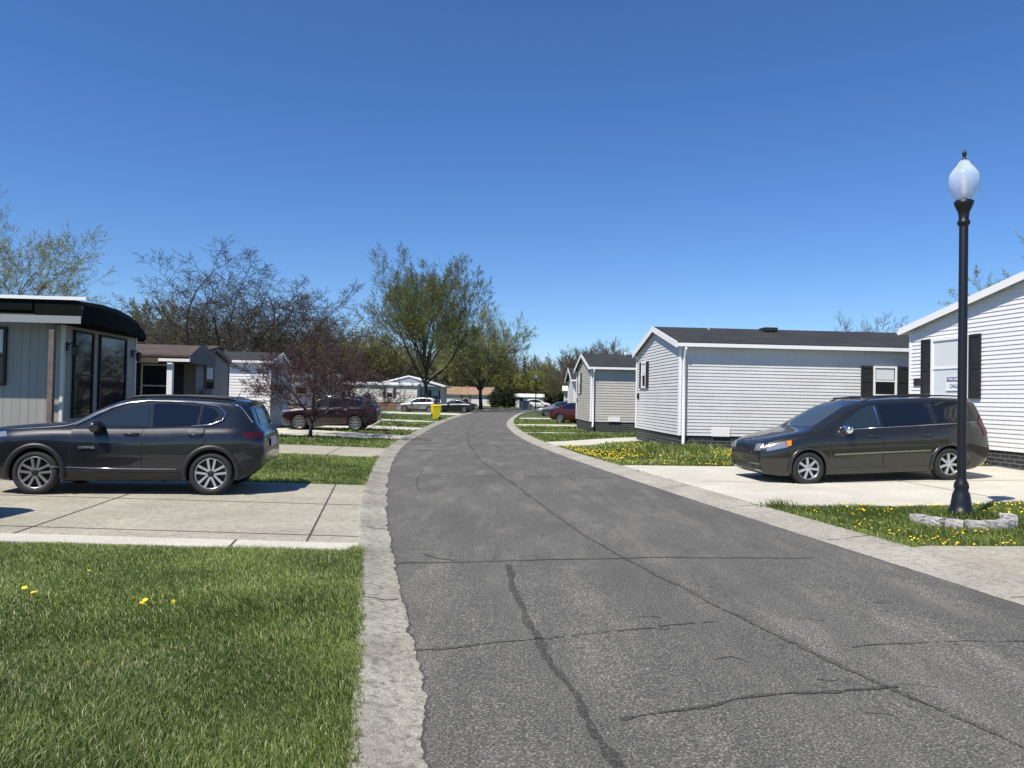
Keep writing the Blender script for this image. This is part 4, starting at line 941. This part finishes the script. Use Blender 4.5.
# --- mid-size crossover, maroon
def x_plain(S, t, decal, proj, LX_):
    common(S, t, decal, proj, LX_, S.get('detail', 1))
    if S.get('trimline'):
        for ax in 'LR':
            P = [proj(ax, a, b, 0.012) for a, b in S['trimline']]; MB().tube([p for p in P if p is not None], 0.014, 5).build('window_trim', M['chrome'], t)
SOR = dict(JEEP, len=4.76, w=1.89, fw=0.93, rw=3.71, wr=0.365, rim=0.255, paint=M['p_maroon'], k=.33,
    top=[(0, .74), (.05, .93), (.2, 1.02), (.7, 1.1), (1.15, 1.17), (1.75, 1.52), (2.05, 1.62), (2.6, 1.69), (3.5, 1.67), (4.2, 1.58), (4.4, 1.52), (4.55, 1.25), (4.68, 1.12), (4.74, 1.0), (4.76, .8)],
    bot=[(0, .42), (.15, .26), (.5, .22), (4.2, .24), (4.6, .36), (4.76, .5)], belt=[(0, .88), (.5, 1.0), (1.2, 1.08), (2.4, 1.12), (3.6, 1.18), (4.3, 1.2), (4.76, 1.0)],
    doors=[[(1.3, .4), (1.3, 1.05), (2.3, 1.09), (2.3, .4)], [(2.32, .4), (2.32, 1.09), (3.4, 1.14), (3.42, .9), (3.15, .5), (3.1, .4)]],
    sidewin=[[(1.5, 1.13), (1.85, 1.4), (2.25, 1.53), (2.3, 1.14)], [(2.38, 1.15), (2.36, 1.55), (3.3, 1.55), (3.34, 1.19)], [(3.4, 1.2), (3.42, 1.54), (3.8, 1.49), (4.1, 1.3), (4.0, 1.24)]],
    wscreen=[(1.2, -.62), (1.75, -.57), (1.8, 0), (1.75, .57), (1.2, .62), (1.16, 0)], rscreen=[(-.55, 1.2), (.55, 1.2), (.5, 1.46), (-.5, 1.46)],
    taillight=[(4.3, .98), (4.3, 1.1), (4.66, 1.12), (4.68, 1.0)], sill=None, trimline=[(2.2, 1.57), (3.4, 1.585), (3.9, 1.50), (4.16, 1.33), (4.1, 1.26)],
    mirror=(1.6, 1.12), mirror_m=M['p_maroon'], handle_m=M['chrome'], handle_z=1.0, rail=(2.1, 4.1), rail_m=M['chrome'], spokes=(10, 0, 0.035), extra=x_plain)
car(SOR, 'parked_suv', 'dark maroon SUV parked behind the small maroon-budded tree', 'SUV', (-8.5, 35.9, 0.02), R(180 + 1)).scale = (.93, .93, .95)
HB = dict(SOR, len=4.4, w=1.78, fw=.88, rw=3.5, paint=M['p_silver'], mirror_m=M['p_silver'], wr=.33, rim=.21, k=.35,
    top=[(0, .6), (.05, .8), (.2, .9), (.7, 1.0), (1.1, 1.07), (1.9, 1.48), (2.2, 1.56), (2.7, 1.6), (3.4, 1.58), (3.9, 1.48), (4.15, 1.2), (4.33, 1.02), (4.38, .9), (4.4, .7)],
    bot=[(0, .36), (.15, .24), (.5, .2), (3.9, .22), (4.2, .3), (4.4, .45)], belt=[(0, .76), (.5, .9), (1.2, .98), (2.4, 1.02), (3.6, 1.08), (4.4, .95)],
    doors=[[(1.3, .35), (1.3, .95), (2.25, 1.0), (2.25, .35)], [(2.27, .35), (2.27, 1.0), (3.15, 1.04), (3.0, .35)]],
    sidewin=[[(1.45, 1.03), (1.95, 1.36), (2.25, 1.45), (2.3, 1.05)], [(2.37, 1.05), (2.36, 1.47), (3.05, 1.46), (3.12, 1.09)], [(3.2, 1.1), (3.2, 1.45), (3.5, 1.4), (3.75, 1.16)]],
    wscreen=[(1.16, -.6), (1.85, -.54), (1.95, 0), (1.85, .54), (1.16, .6), (1.1, 0)], rscreen=[(-.5, 1.1), (.5, 1.1), (.46, 1.38), (-.46, 1.38)],
    taillight=[(4.05, .9), (3.9, 1.25), (4.05, 1.3), (4.28, 1.0), (4.3, .9)], headlight=[(.1, .68), (.1, .76), (.45, .86), (.48, .76)], sill=[(.9, .2), (.9, .38), (3.2, .38), (3.2, .2)], trimline=None,
    mirror=(1.6, 1.02), handle_z=.9, handle_m=M['p_silver'], rail=None, plate_z=.7, spokes=(7, 0, .04), detail=0)
car(HB, 'parked_hatchback', 'silver grey hatchback parked on the left beside the yellow bin', 'car', (-9.6, 79, -0.0), R(180 - 8))
SED = dict(HB, len=4.7, w=1.78, fw=.9, rw=3.6, paint=M['p_green'], mirror_m=M['p_green'], wr=.32, handle_m=M['p_green'],
    top=[(0, .58), (.05, .72), (.3, .82), (.8, .9), (1.3, .98), (2.0, 1.33), (2.3, 1.41), (2.7, 1.43), (3.2, 1.38), (3.8, 1.12), (4.0, 1.03), (4.5, .98), (4.65, .93), (4.7, .7)],
    belt=[(0, .68), (.5, .8), (1.2, .88), (2.4, .92), (3.6, .96), (4.7, .88)], doors=[[(1.5, .35), (1.5, .86), (2.45, .9), (2.45, .35)], [(2.47, .35), (2.47, .9), (3.3, .93), (3.2, .35)]],
    sidewin=[[(1.6, .94), (2.05, 1.2), (2.4, 1.3), (2.45, .96)], [(2.53, .96), (2.52, 1.31), (2.95, 1.3), (3.35, 1.12), (3.45, 1.0)]],
    wscreen=[(1.36, -.6), (1.98, -.52), (2.05, 0), (1.98, .52), (1.36, .6), (1.3, 0)], rscreen=[(3.28, -.5), (3.85, -.58), (3.9, 0), (3.85, .58), (3.28, .5), (3.2, 0)], rs_axis='T',
    taillight=[(4.4, .75), (4.4, .88), (4.66, .88), (4.68, .75)], headlight=[(.1, .6), (.1, .68), (.4, .76), (.45, .66)], bot=[(0, .3), (.15, .2), (.5, .18), (4.2, .2), (4.5, .28), (4.7, .4)], sill=None, plate_z=.6, mirror=(1.75, .93), handle_z=.82)
car(SED, 'parked_sedan', 'dark green sedan parked just beyond the silver hatchback', 'car', (-6.3, 84, 0.0), R(180 - 12))
car(dict(SED, paint=M['p_red'], mirror_m=M['p_red'], handle_m=M['p_red']), 'parked_sedan', 'dark red sedan parked beside the tan house on the right', 'car', (4.9, 51.5, 0.05), R(-38))
car(dict(SED, paint=M['p_silver'], mirror_m=M['p_silver'], handle_m=M['p_silver']), 'parked_sedan', 'silver sedan parked behind the dark red sedan', 'car', (4.6, 73.5, 0.0), R(180 + 4))
car(dict(SOR, paint=M['p_green'], mirror_m=M['p_green'], detail=0), 'parked_suv', 'dark green SUV parked behind the silver sedan on the right', 'SUV', (6.6, 84, 0.0), R(180 + 5))
car(dict(HB, paint=M['p_white'], mirror_m=M['p_white']), 'parked_hatchback', 'white hatchback parked far off where the street bends', 'car', (4.3, 126, 0.0), R(5))
car(dict(SED, paint=M['p_black'], mirror_m=M['p_black']), 'parked_sedan', 'black sedan outside the left edge whose shadow falls on the driveway', 'car', (-9.25, 9.35, 0.024), R(180 - 2))

# ------------------------------------------------------------------ street furniture
def street_lamp(label, loc, k=1.0, glow=None):
    t = empty('street_lamp', label, 'street lamp', loc)
    MB().lathe([(0.0, 0), (0.21, 0), (0.21, 0.05), (0.17, 0.09), (0.155, 0.16), (0.13, 0.3), (0.1, 0.36), (0.115, 0.4), (0.105, 0.46), (0.08, 0.5), (0.075, 0.55)], 24).build('base', M['black_metal'], t)
    MB().lathe([(0.07, 0.5), (0.068, 4.28), (0.062, 4.3)], 20).build('pole', M['black_metal'], t)
    MB().lathe([(0.068, 4.22), (0.095, 4.25), (0.095, 4.29), (0.072, 4.32), (0.085, 4.42), (0.14, 4.53), (0.15, 4.58), (0.12, 4.6), (0.0, 4.6)], 24).build('collar', M['black_metal'], t)
    prof = [(0.115, 4.6), (0.14, 4.63), (0.19, 4.7), (0.228, 4.8), (0.235, 4.9), (0.215, 4.99), (0.16, 5.07), (0.11, 5.12), (0.085, 5.16), (0.06, 5.19), (0.0, 5.2)]
    g = MB(); n = 48; vs = []
    for r_, z in prof:
        for q in range(n): rr_ = r_ * (1 + 0.012 * math.cos(q * math.pi)); vs.append((rr_ * math.cos(2 * math.pi * q / n), rr_ * math.sin(2 * math.pi * q / n), z))
    g.add(vs, [(i * n + q, i * n + (q + 1) % n, (i + 1) * n + (q + 1) % n, (i + 1) * n + q) for i in range(len(prof) - 1) for q in range(n)], 0, True)
    g.build('globe', M['globe'], t)
    MB().lathe([(0.0, 4.6), (0.05, 4.62), (0.05, 4.72), (0.04, 4.76), (0.035, 4.95), (0, 4.97)], 14).build('bulb', M['white'], t)
    MB().lathe([(0.0, 5.18), (0.055, 5.185), (0.04, 5.21), (0.018, 5.23), (0.03, 5.26), (0.035, 5.29), (0.02, 5.33), (0, 5.37)], 14).build('finial', M['black_metal'], t)
    return t
zl = Hs(6.4, 10.8)
lamp = street_lamp('tall black lamp post with acorn globe inside the pale stone ring on the right', (6.4, 10.8, zl)); lamp.scale = (.86, .86, .973)
l2 = copy_tree(lamp); l2.location = (3.55, 112, -0.02); l2.scale = (1.15, 1.15, 1.0); l2['label'] = 'distant black lamp post standing at the bend of the street'
rs = random.Random(5)
for i in range(8):
    a = R(193 + i * (152 / 7)); rad = 0.62
    cx, cy = 6.27 + rad * math.cos(a), 10.66 + rad * 1.0 * math.sin(a)
    bm = bmesh.new(); bmesh.ops.create_cube(bm, size=1); bmesh.ops.subdivide_edges(bm, edges=bm.edges, cuts=4, use_grid_fill=True)
    for v in bm.verts:
        c_ = v.co; v.co = c_ * (0.84 + 0.16 * (0.5 / max(c_.length, .1))) + Vector((rs.uniform(-1, 1), rs.uniform(-1, 1), rs.uniform(-1, 1))) * 0.035
        v.co = Vector((v.co.x * 0.215, v.co.y * 0.17, v.co.z * 0.13))
    me = bpy.data.meshes.new('edging_stone'); bm.to_mesh(me); bm.free()
    for p in me.polygons: p.use_smooth = False
    o = link_mesh('edging_stone', me, M['stone']); o.location = (cx, cy, Hs(cx, cy) + 0.055); o.rotation_euler = (rs.uniform(-.05, .05), rs.uniform(-.05, .05), a + math.pi / 2 + rs.uniform(-.06, .06))
    ORD = ['leftmost of the curve', 'second from left', 'third from left', 'fourth from left', 'fourth from right', 'third from right', 'second from right', 'rightmost of the curve']
    tag(o, 'pale rough edging stone by the lamp post, ' + ORD[i], 'stone', 'stone edging round the lamp post')
# yellow wheeled bin
yb = empty('wheeled_bin', 'bright yellow wheeled bin standing at the left kerb', 'bin', (-5.42, 54.5, 0.05), R(-70))
bb = MB(); v = [(-.2, -.24, .06), (.2, -.24, .06), (.2, .24, .06), (-.2, .24, .06), (-.28, -.3, .95), (.28, -.3, .95), (.28, .3, .95), (-.28, .3, .95)]
bb.add(v, [(3, 2, 1, 0), (4, 5, 6, 7), (0, 1, 5, 4), (1, 2, 6, 5), (2, 3, 7, 6), (3, 0, 4, 7)]).build('bin_body', M['bin'], yb)
bl = MB(); bl.add([(-.3, -.32, .95), (.3, -.32, .95), (.3, .32, .95), (-.3, .32, .95), (-.26, -.28, 1.03), (.26, -.28, 1.03), (.28, .34, 1.06), (-.28, .34, 1.06)],
       [(3, 2, 1, 0), (4, 5, 6, 7), (0, 1, 5, 4), (1, 2, 6, 5), (2, 3, 7, 6), (3, 0, 4, 7)]).build('lid', M['bin'], yb)
for s in (-1, 1): MB().tube([(s * .2, .24, .1), (s * .25, .24, .1)], 0.1, 12).build('wheel', M['tyre'], yb)
MB().box(-.12, .12, -.315, -.285, .2, .42).build('bin_label', M['black_metal'], yb)
# grey steel box near the bend
sb = empty('storage_bin', 'grey steel rubbish container by the white shed at the bend', 'container', (2.1, 118, -0.02), 0)
MB().prism([(-.7, .1), (.7, .1), (.8, 1.3), (-.8, 1.3)], -.5, .5).build('container_body', M['ac'], sb); MB().box(-.82, .82, -.55, .55, 1.3, 1.38).build('lid', M['black_metal'], sb)

# ------------------------------------------------------------------ trees
def tree_mesh(seed, h, spread, up=0.5, limbs=7, split=(6, 6, 5), leaf=0.06, leaves=3, trunk_h=0.25, r0=None, ang=(28, 55), droop=0.0, twig=1.0, sides=(8, 5, 4, 3, 3), lean=0, rmin=0.012):
    rr = random.Random(seed); tips = []; V = []; F = []
    r0 = r0 or h * 0.018
    def tube(pts, r_a, r_b, n):
        o = len(V); a = None; m = len(pts)
        for i, p in enumerate(pts):
            d = (pts[min(i + 1, m - 1)] - pts[max(i - 1, 0)]).normalized()
            a = d.orthogonal().normalized() if a is None else (a - d * a.dot(d)).normalized(); b = d.cross(a); r_ = r_a + (r_b - r_a) * i / (m - 1)
            for k_ in range(n): t_ = 2 * math.pi * k_ / n; V.append(p + (a * math.cos(t_) + b * math.sin(t_)) * r_)
        for i in range(m - 1):
            for k_ in range(n): k2 = (k_ + 1) % n; F.append((o + i * n + k_, o + i * n + k2, o + (i + 1) * n + k2, o + (i + 1) * n + k_))
    nl = len(split) + 1
    def grow_branch(p, d, ln, r_, lev):
        seg = 6 if lev <= 1 else (4 if lev < 4 else 2); pts = [p.copy()]; dd = d.copy()
        for i in range(seg):
            dd = (dd + Vector((rr.gauss(0, .13 if lev else .04), rr.gauss(0, .13 if lev else .04), rr.gauss(0, .08) + (up * 0.16 if lev > 0 else .05) - droop * (.12 if lev > 2 else 0)))).normalized()
            pts.append(pts[-1] + dd * ln / seg)
        re = r_ * (0.35 if lev > 0 else 0.55); tube(pts, r_, re, sides[min(lev, 4)])
        if lev >= nl:
            tips.append((pts, lev)); return
        cnt = limbs if lev == 0 else split[lev - 1]
        for c in range(cnt):
            f = (0.55 + 0.45 * (c + 1) / cnt) if lev == 0 else (0.2 + 0.8 * (c + rr.random() * .7 + .3) / cnt)
            f = min(f, 1.0); q = f * seg; i = min(int(q), seg - 1); pt = pts[i].lerp(pts[i + 1], q - i); bd = (pts[i + 1] - pts[i]).normalized()
            az = c * 2.4 + rr.uniform(-.4, .4) if lev < 2 else rr.uniform(0, 6.283); an = R(rr.uniform(*ang)) * (1.0 if c < cnt - 1 else .35)
            o = bd.orthogonal().normalized(); o = Matrix.Rotation(az, 3, bd) @ o
            nd = (bd * math.cos(an) + o * math.sin(an)).normalized()
            if lev == 0: l2_ = (h * (1 - trunk_h)) * rr.uniform(.75, 1.0) * (spread + (1 - spread) * math.cos(an))
            else: l2_ = ln * rr.uniform(.42, .62) * (1.15 - 0.45 * f if lev > 0 else 1) * (twig if lev + 1 >= nl else 1)
            rb_ = (r_ + (re - r_) * f) * (0.62 if lev == 0 else .55)
            grow_branch(pt, nd, l2_, max(rb_, rmin), lev + 1)
    grow_branch(Vector((0, 0, -0.1)), Vector((lean, 0, 1)).normalized(), h * trunk_h * 1.8, r0, 0)
    lv = []; tn = []
    for pts, _ in tips:
        tb = rr.random()
        for i in range(leaves):
            q = rr.uniform(.1, 1) * (len(pts) - 1); k_ = min(int(q), len(pts) - 2); p = pts[k_].lerp(pts[k_ + 1], q - k_) + Vector((rr.gauss(0, leaf), rr.gauss(0, leaf), rr.gauss(0, leaf)))
            a = Vector((rr.gauss(0, 1), rr.gauss(0, 1), rr.gauss(0, 1))).normalized(); b = a.orthogonal().normalized(); c_ = leaf * rr.uniform(.6, 1.3)
            lv += [p - a * c_, p + b * c_ * .55, p + a * c_, p - b * c_ * .55]; tn.append(min(1, max(0, tb * .5 + rr.random() * .5)))
    zmax = max(v.z for v in V); k_ = h / zmax
    V = np.array([tuple(v) for v in V]) * k_; me1 = np_mesh('trunk', V, np.array(F), smooth=True)
    me2 = None
    if lv:
        Lv = np.array([tuple(v) for v in lv]) * k_; me2 = np_mesh('crown', Lv, np.arange(len(lv)).reshape(-1, 4), np.array(tn))
    return me1, me2
def tree(name, label, loc, meshes, bark, leafm, yaw=0, scale=1.0, group=None, cat='tree'):
    t = empty(name, label, cat, loc, yaw, group); t.scale = (scale,) * 3 if not isinstance(scale, tuple) else scale
    for nm, me, m in (('trunk', meshes[0], bark), ('crown', meshes[1], leafm)):
        if me is None: continue
        if not me.materials: me.materials.append(m)
        o = bpy.data.objects.new(nm, me); C.objects.link(o); o.parent = t
    return t
T = tree
small = tree_mesh(3, 4.75, 0.95, 0.25, 10, (8, 8, 6), 0.034, 8, 0.18, 0.1, (30, 62), sides=(9, 6, 4, 3, 3), rmin=0.006)
T('small_tree', 'small spreading tree with dark maroon buds in front of the maroon SUV', (-7.75, 29.4, 0.0), small, M['dbark'], M['lf_red'], 0.4, (1.15, 1.15, 1))
locust = tree_mesh(12, 12.6, 1.0, 0.12, 12, (8, 7, 6, 4), 0.05, 1, 0.13, 0.32, (34, 68), twig=1.1, rmin=0.016)
T('bare_tree', 'wide bare-branched tree rising behind the brown-roofed left home', (-19.8, 56, 0), locust, M['dbark'], M['lf_grey'], 0.3, (1.55, 1.4, 1.0))
maple = tree_mesh(21, 18.6, 0.62, 0.42, 13, (8, 8, 6, 3), 0.08, 6, 0.2, 0.42, (20, 50), twig=1.0, rmin=0.012)
T('tall_tree', 'tallest budding tree with thick dark trunk between the far white homes', (-9.9, 88, 0), maple, M['dbark'], M['lf_green'], 2.9, (.95, .95, 1.07))
maple2 = tree_mesh(34, 15.5, 0.75, 0.35, 12, (8, 8, 6, 3), 0.085, 6, 0.2, 0.4, (24, 55), rmin=0.013)
T('tall_tree', 'budding tree just right of the tallest one, trunk in front of the tan-roofed home', (-4.4, 109, 0), maple2, M['dbark'], M['lf_green'], 1.0)
leftt = tree_mesh(44, 14.0, 1.0, 0.35, 9, (8, 7, 6, 3), 0.055, 7, 0.2, 0.28, (30, 62), rmin=0.009)
T('budding_tree', 'green budding tree above the black canopy at the left edge', (-31.2, 45, 0), leftt, M['bark'], M['lf_green'], 2.0, 1.05)
T('budding_tree', 'yellow-green leafy tree rising behind the right-hand white home', (33.6, 46, 0), tree_mesh(51, 13.4, 0.9, .4, 8, (8, 7, 6), 0.08, 14, .2), M['bark'], M['lf_yel'], .3)
bushy = tree_mesh(61, 9, 0.9, 0.3, 8, (8, 7, 5), 0.09, 3, 0.15)
T('bare_tree', 'grey twiggy tree top showing over the roof behind the minivan', (29.5, 62, 0), tree_mesh(62, 10.0, 1.0, .3, 9, (9, 8, 6), 0.06, 3, .12, rmin=.016), M['bark'], M['lf_grey'])
# background belt: a few kinds, each its own tree
kinds = [ (tree_mesh(101, 12, .85, .5, 8, (8, 7, 6), .11, 6, .15, rmin=.025), M['dbark'], M['lf_green'], 'budding_tree', 'pale green budding tree in the background belt'),
          (tree_mesh(102, 12, .9, .45, 9, (8, 8, 7), .1, 2, .15, rmin=.028), M['bark'], M['lf_grey'], 'bare_tree', 'grey-brown bare tree in the background belt'),
          (tree_mesh(103, 11, .9, .3, 8, (8, 7, 6), .12, 8, .12, rmin=.02), M['dbark'], M['lf_yel'], 'budding_tree', 'yellow-green leafing tree in the background belt') ]
GRP = ['pale green trees in the background belt', 'bare trees in the background belt', 'yellow-green trees in the background belt']
rt = random.Random(77)
spots = []
def at_px(x, Y): return (x - 512) / 760 * Y
for x, Y, kd, s in [(150, 75, 0, .95), (190, 82, 1, .95), (215, 78, 0, .8), (275, 84, 0, .95), (318, 108, 1, 1.1), (352, 110, 0, 1.15), (378, 112, 0, 1.0), (338, 110, 2, .9), (370, 125, 1, 1.0), (398, 130, 0, 1.0), (415, 140, 1, 1.0),
                    (440, 150, 1, 1.1), (455, 145, 0, .9), (470, 155, 1, 1.1), (492, 150, 0, .9), (505, 160, 1, 1.05), (515, 148, 2, .75), (530, 165, 2, .9), (545, 150, 2, .8), (556, 158, 2, .85), (566, 140, 0, .8),
                    (575, 120, 1, .95), (592, 110, 1, .95), (605, 125, 1, 1.1), (620, 135, 0, .9), (388, 160, 1, 1.1), (427, 165, 0, 1.0), (482, 170, 1, 1.1), (120, 90, 1, 1.0), (90, 80, 0, .9), (60, 70, 1, .8), (20, 62, 2, .75), (40, 85, 0, 1.05),
                    (360, 150, 1, 1.0), (500, 190, 0, 1.2), (540, 190, 1, 1.1), (575, 180, 2, 1.1), (450, 185, 1, 1.2), (405, 180, 0, 1.2), (330, 160, 1, 1.2), (640, 160, 1, 1.0), (300, 150, 0, 1.1)]:
    k_ = kinds[kd]
    nm = [lbl for lim, lbl in ((135, 'far left, beyond the black-canopied home'), (300, 'behind the wide bare tree on the left'), (345, 'above the small maroon tree'), (400, 'left of the tallest tree'), (450, 'right behind the tallest tree'),
          (505, 'above the tan-roofed home'), (548, 'straight above the bend of the street'), (585, 'beyond the parked cars on the right'), (2000, 'beyond the tan home on the right')) if x < lim][0]
    T(k_[3], k_[4].replace('in the background belt', nm + (', nearer row' if Y < 100 else ', middle row' if Y < 152 else ', farthest row')), (at_px(x, Y), Y, -0.1), k_[0], k_[1], k_[2], rt.uniform(0, 6.28), (s * rt.uniform(.9, 1.1), s * rt.uniform(.9, 1.1), s * rt.uniform(.9, 1.05)), GRP[kd])
# undergrowth below the belt
def shrub_mesh(seed, h, wd, n, leaf):
    r_ = np.random.default_rng(seed); u = r_.normal(0, 1, (n, 3)); u /= np.linalg.norm(u, axis=1)[:, None]; rad = 0.55 + 0.45 * r_.random(n)**.5
    lob = 1 + .22 * np.sin(u[:, 0] * 5 + seed) + .2 * np.sin(u[:, 1] * 6 + 2 * seed) ; p = u * (rad * lob)[:, None] * np.array([wd / 2, wd / 2, h / 2]) + np.array([0, 0, h / 2]); p[:, 2] = np.maximum(p[:, 2], 0.05)
    a = r_.normal(0, 1, (n, 3)); a /= np.linalg.norm(a, axis=1)[:, None]; b = np.cross(a, r_.normal(0, 1, (n, 3))); b /= np.linalg.norm(b, axis=1)[:, None]; s = (leaf * (.6 + .8 * r_.random(n)))[:, None]
    v = np.stack([p - a * s, p + b * s * .6, p + a * s, p - b * s * .6], 1).reshape(-1, 3)
    return np_mesh('foliage', v, np.arange(4 * n).reshape(-1, 4), np.clip(r_.random(n), 0, 1))
def shrub(label, loc, me, m, scale=1.0, cat='shrub', name='shrub', group=None):
    t = empty(name, label, cat, loc, rt.uniform(0, 6.28), group); t.scale = (scale,) * 3
    if not me.materials: me.materials.append(m)
    o = bpy.data.objects.new('foliage', me); C.objects.link(o); o.parent = t
    MB().tube([(0, 0, -.1), (0, 0, .8)], [.06, .03], 6).build('stem', M['dbark'], t); return t
sh_d = shrub_mesh(1, 2.4, 2.6, 2600, .09); sh_b = shrub_mesh(2, 3.5, 5, 3000, .14); sh_r = shrub_mesh(5, 3.2, 4.5, 2500, .13)
shrub('dark rounded evergreen shrub at the right end of the tan-roofed home', (-2.7, 131, -.02), sh_d, M['lf_dark'], 1.2)
shrub('dark evergreen shrub right at the bend beyond the tan-roofed home', (-0.8, 130, -.02), sh_d, M['lf_dark'], 1.3)
shrub('low dark shrub in front of the long white home on the left', (-17.5, 92, -.02), sh_d, M['lf_dark'], .8)
sh_u = [sh_b, sh_r]
for i in range(20):
    x = 335 + i * 15; Y = 168 + rt.uniform(-12, 20)
    shrub('brown twiggy undergrowth bush at the foot of the background trees', (at_px(x, Y), Y, -.1), sh_u[i % 2], M['lf_grey'] if i % 2 else M['lf_dark'], rt.uniform(1.1, 2.0), group='undergrowth bushes under the background trees')
# narrow conifer
cn = MB(); 
for i in range(14):
    z = 1 + i * .75; r_ = 1.5 * (1 - i / 15) + .15
    for k_ in range(11):
        a = 2 * math.pi * k_ / 11 + i; cn.add([(0, 0, z + .5), (r_ * math.cos(a - .2), r_ * math.sin(a - .2), z - .25), (r_ * 1.15 * math.cos(a), r_ * 1.15 * math.sin(a), z - .4), (r_ * math.cos(a + .2), r_ * math.sin(a + .2), z - .2)], [(0, 1, 2, 3)])
ct = empty('conifer', 'narrow dark conifer spire poking above the background trees', 'tree', (at_px(524, 150), 150, 0)); ct.scale = (.8, .8, .88)
cn.build('crown', M['lf_dark'], ct, fix=False); MB().tube([(0, 0, -.1), (0, 0, 11)], [.2, .04], 6).build('trunk', M['dbark'], ct)

# ------------------------------------------------------------------ lawns
grow(-7.0, 0, 3.0, 5.0, 15000, 0.06, 0.0036, 0.8)
grow(-7.0, 0, 5.0, 8.4, 9000, 0.06, 0.0045, 0.8)
grow(-11, -2, 14.0, 21, 1100, 0.07, 0.012)
grow(-14, -3, 21, 31, 350, 0.08, 0.025)
grow(-20, -3.5, 31, 60, 90, 0.09, 0.05)
grow(3.8, 13, 8.5, 14, 3500, 0.075, 0.008)
grow(2.0, 14, 14, 23.2, 1300, 0.08, 0.014)
grow(0.5, 9, 23, 38, 380, 0.09, 0.025)
grow(-0.5, 10, 38, 62, 90, 0.09, 0.05)
# taller clump at the corner of the grey house
cx = gr.normal(4.9, .55, 2500); cy = gr.normal(22.0, .3, 2500); GRASS.append(blades(cx, cy, 0.3, 0.018, gr, .5))
cx = gr.normal(4.25, .16, 260); cy = gr.normal(12.0, .08, 260); ok = cy < 12.15; GRASS.append(blades(cx[ok], cy[ok], 0.16, 0.008, gr, .6))
V = []; F = []; Tn = []; o = 0
for v, f, tn in GRASS: V.append(v); F.append(f + o); Tn.append(tn); o += len(v)
g = link_mesh('grass', np_mesh('grass', np.concatenate(V), np.concatenate(F), np.concatenate(Tn)), M['grass'])
tag(g, 'short green lawn grass growing between the driveways on both sides', 'grass', kind='stuff')

# dandelions
def dandelion_mesh():
    b = MB(); b.tube([(0, 0, 0), (0.004, 0, 0.07)], 0.002, 4, 1); rr_ = random.Random(1)
    n = 14; vs = [(0.004, 0, 0.078)]
    for k_ in range(n): a = 2 * math.pi * k_ / n; r_ = 0.021 * (1 if k_ % 2 else .86); vs.append((0.004 + r_ * math.cos(a), r_ * math.sin(a), 0.073))
    b.add(vs, [(0, 1 + k_, 1 + (k_ + 1) % n) for k_ in range(n)], 0)
    b.add([(x, y, z - .006) if i else (x, y, z - .015) for i, (x, y, z) in enumerate(vs)], [(0, 1 + k_, 1 + (k_ + 1) % n) for k_ in range(n)], 0)
    me = bpy.data.meshes.new('dandelion'); me.from_pydata(b.v, [], b.f); me.polygons.foreach_set('material_index', b.m)
    me.materials.append(M['yellow']); me.materials.append(M['stem']); return me
dm = dandelion_mesh(); dr = np.random.default_rng(3)
def dandelion(x, y, label, group, s):
    o = bpy.data.objects.new('dandelion', dm); C.objects.link(o); o.location = (x, y, Hs(x, y)); o.scale = (s, s, s); o.rotation_euler = (dr.normal(0, .35) - .25, dr.normal(0, .25), dr.uniform(0, 6))
    tag(o, label, 'flower', group)
for (x, y) in [(-2.87, 5.91), (-2.78, 5.92), (-2.65, 5.96), (-2.76, 5.67), (-2.80, 5.8), (-3.92, 6.21), (-3.74, 6.03), (-3.74, 6.77)]:
    dandelion(x, y, 'yellow dandelion flower in the long grass of the left lawn', 'dandelions in the left lawn', 1.05)
x, y = lawn_points(3.6, 12, 8.6, 15.2, 60, dr, -0.08)
ok = (dr.random(len(x)) < 0.25 + 0.9 * (patch(x, y, 1.4) > .5)) & (np.hypot(x - 6.42, y - 10.8) > .95); x, y = x[ok], y[ok]; 
near = np.argsort(y)[:290]
for i in near: dandelion(x[i], y[i], 'yellow dandelion flower in the lawn around the lamp post', 'dandelions round the lamp post', float(dr.uniform(.5, .85)))
rest = [(x[i], y[i]) for i in np.argsort(y)[290:]]
x2, y2 = lawn_points(1.5, 14, 14.5, 26.3, 55, dr, -0.08); ok = (dr.random(len(x2)) < .2 + .8 * (patch(x2, y2, 1.1) > .42)); rest += list(zip(x2[ok], y2[ok]))
vs = []; n = 6
for (a, b) in rest:
    z = Hs(a, b) + .075; r_ = dr.uniform(.009, .017)
    for k_ in range(n): t_ = 2 * math.pi * k_ / n; vs.append((a + r_ * math.cos(t_), b + r_ * math.sin(t_), z - r_ * .5 * math.sin(t_ + 3.14)))
    for k_ in range(n): t_ = 2 * math.pi * k_ / n; vs.append((a + r_ * .7 * math.cos(t_), b + r_ * .7 * math.sin(t_) , z - .02))
vs = np.array(vs); m_ = len(rest); base = np.arange(m_) * 12
f1 = np.stack([base + k_ for k_ in range(6)], -1); f2 = np.stack([base + 11 - k_ for k_ in range(6)], -1)
o = link_mesh('dandelion_carpet', np_mesh('dandelion_carpet', vs, np.concatenate([f1, f2])), M['yellow'])
tag(o, 'carpet of small yellow dandelions on the lawn beyond the minivan driveway', 'flowers', kind='stuff')
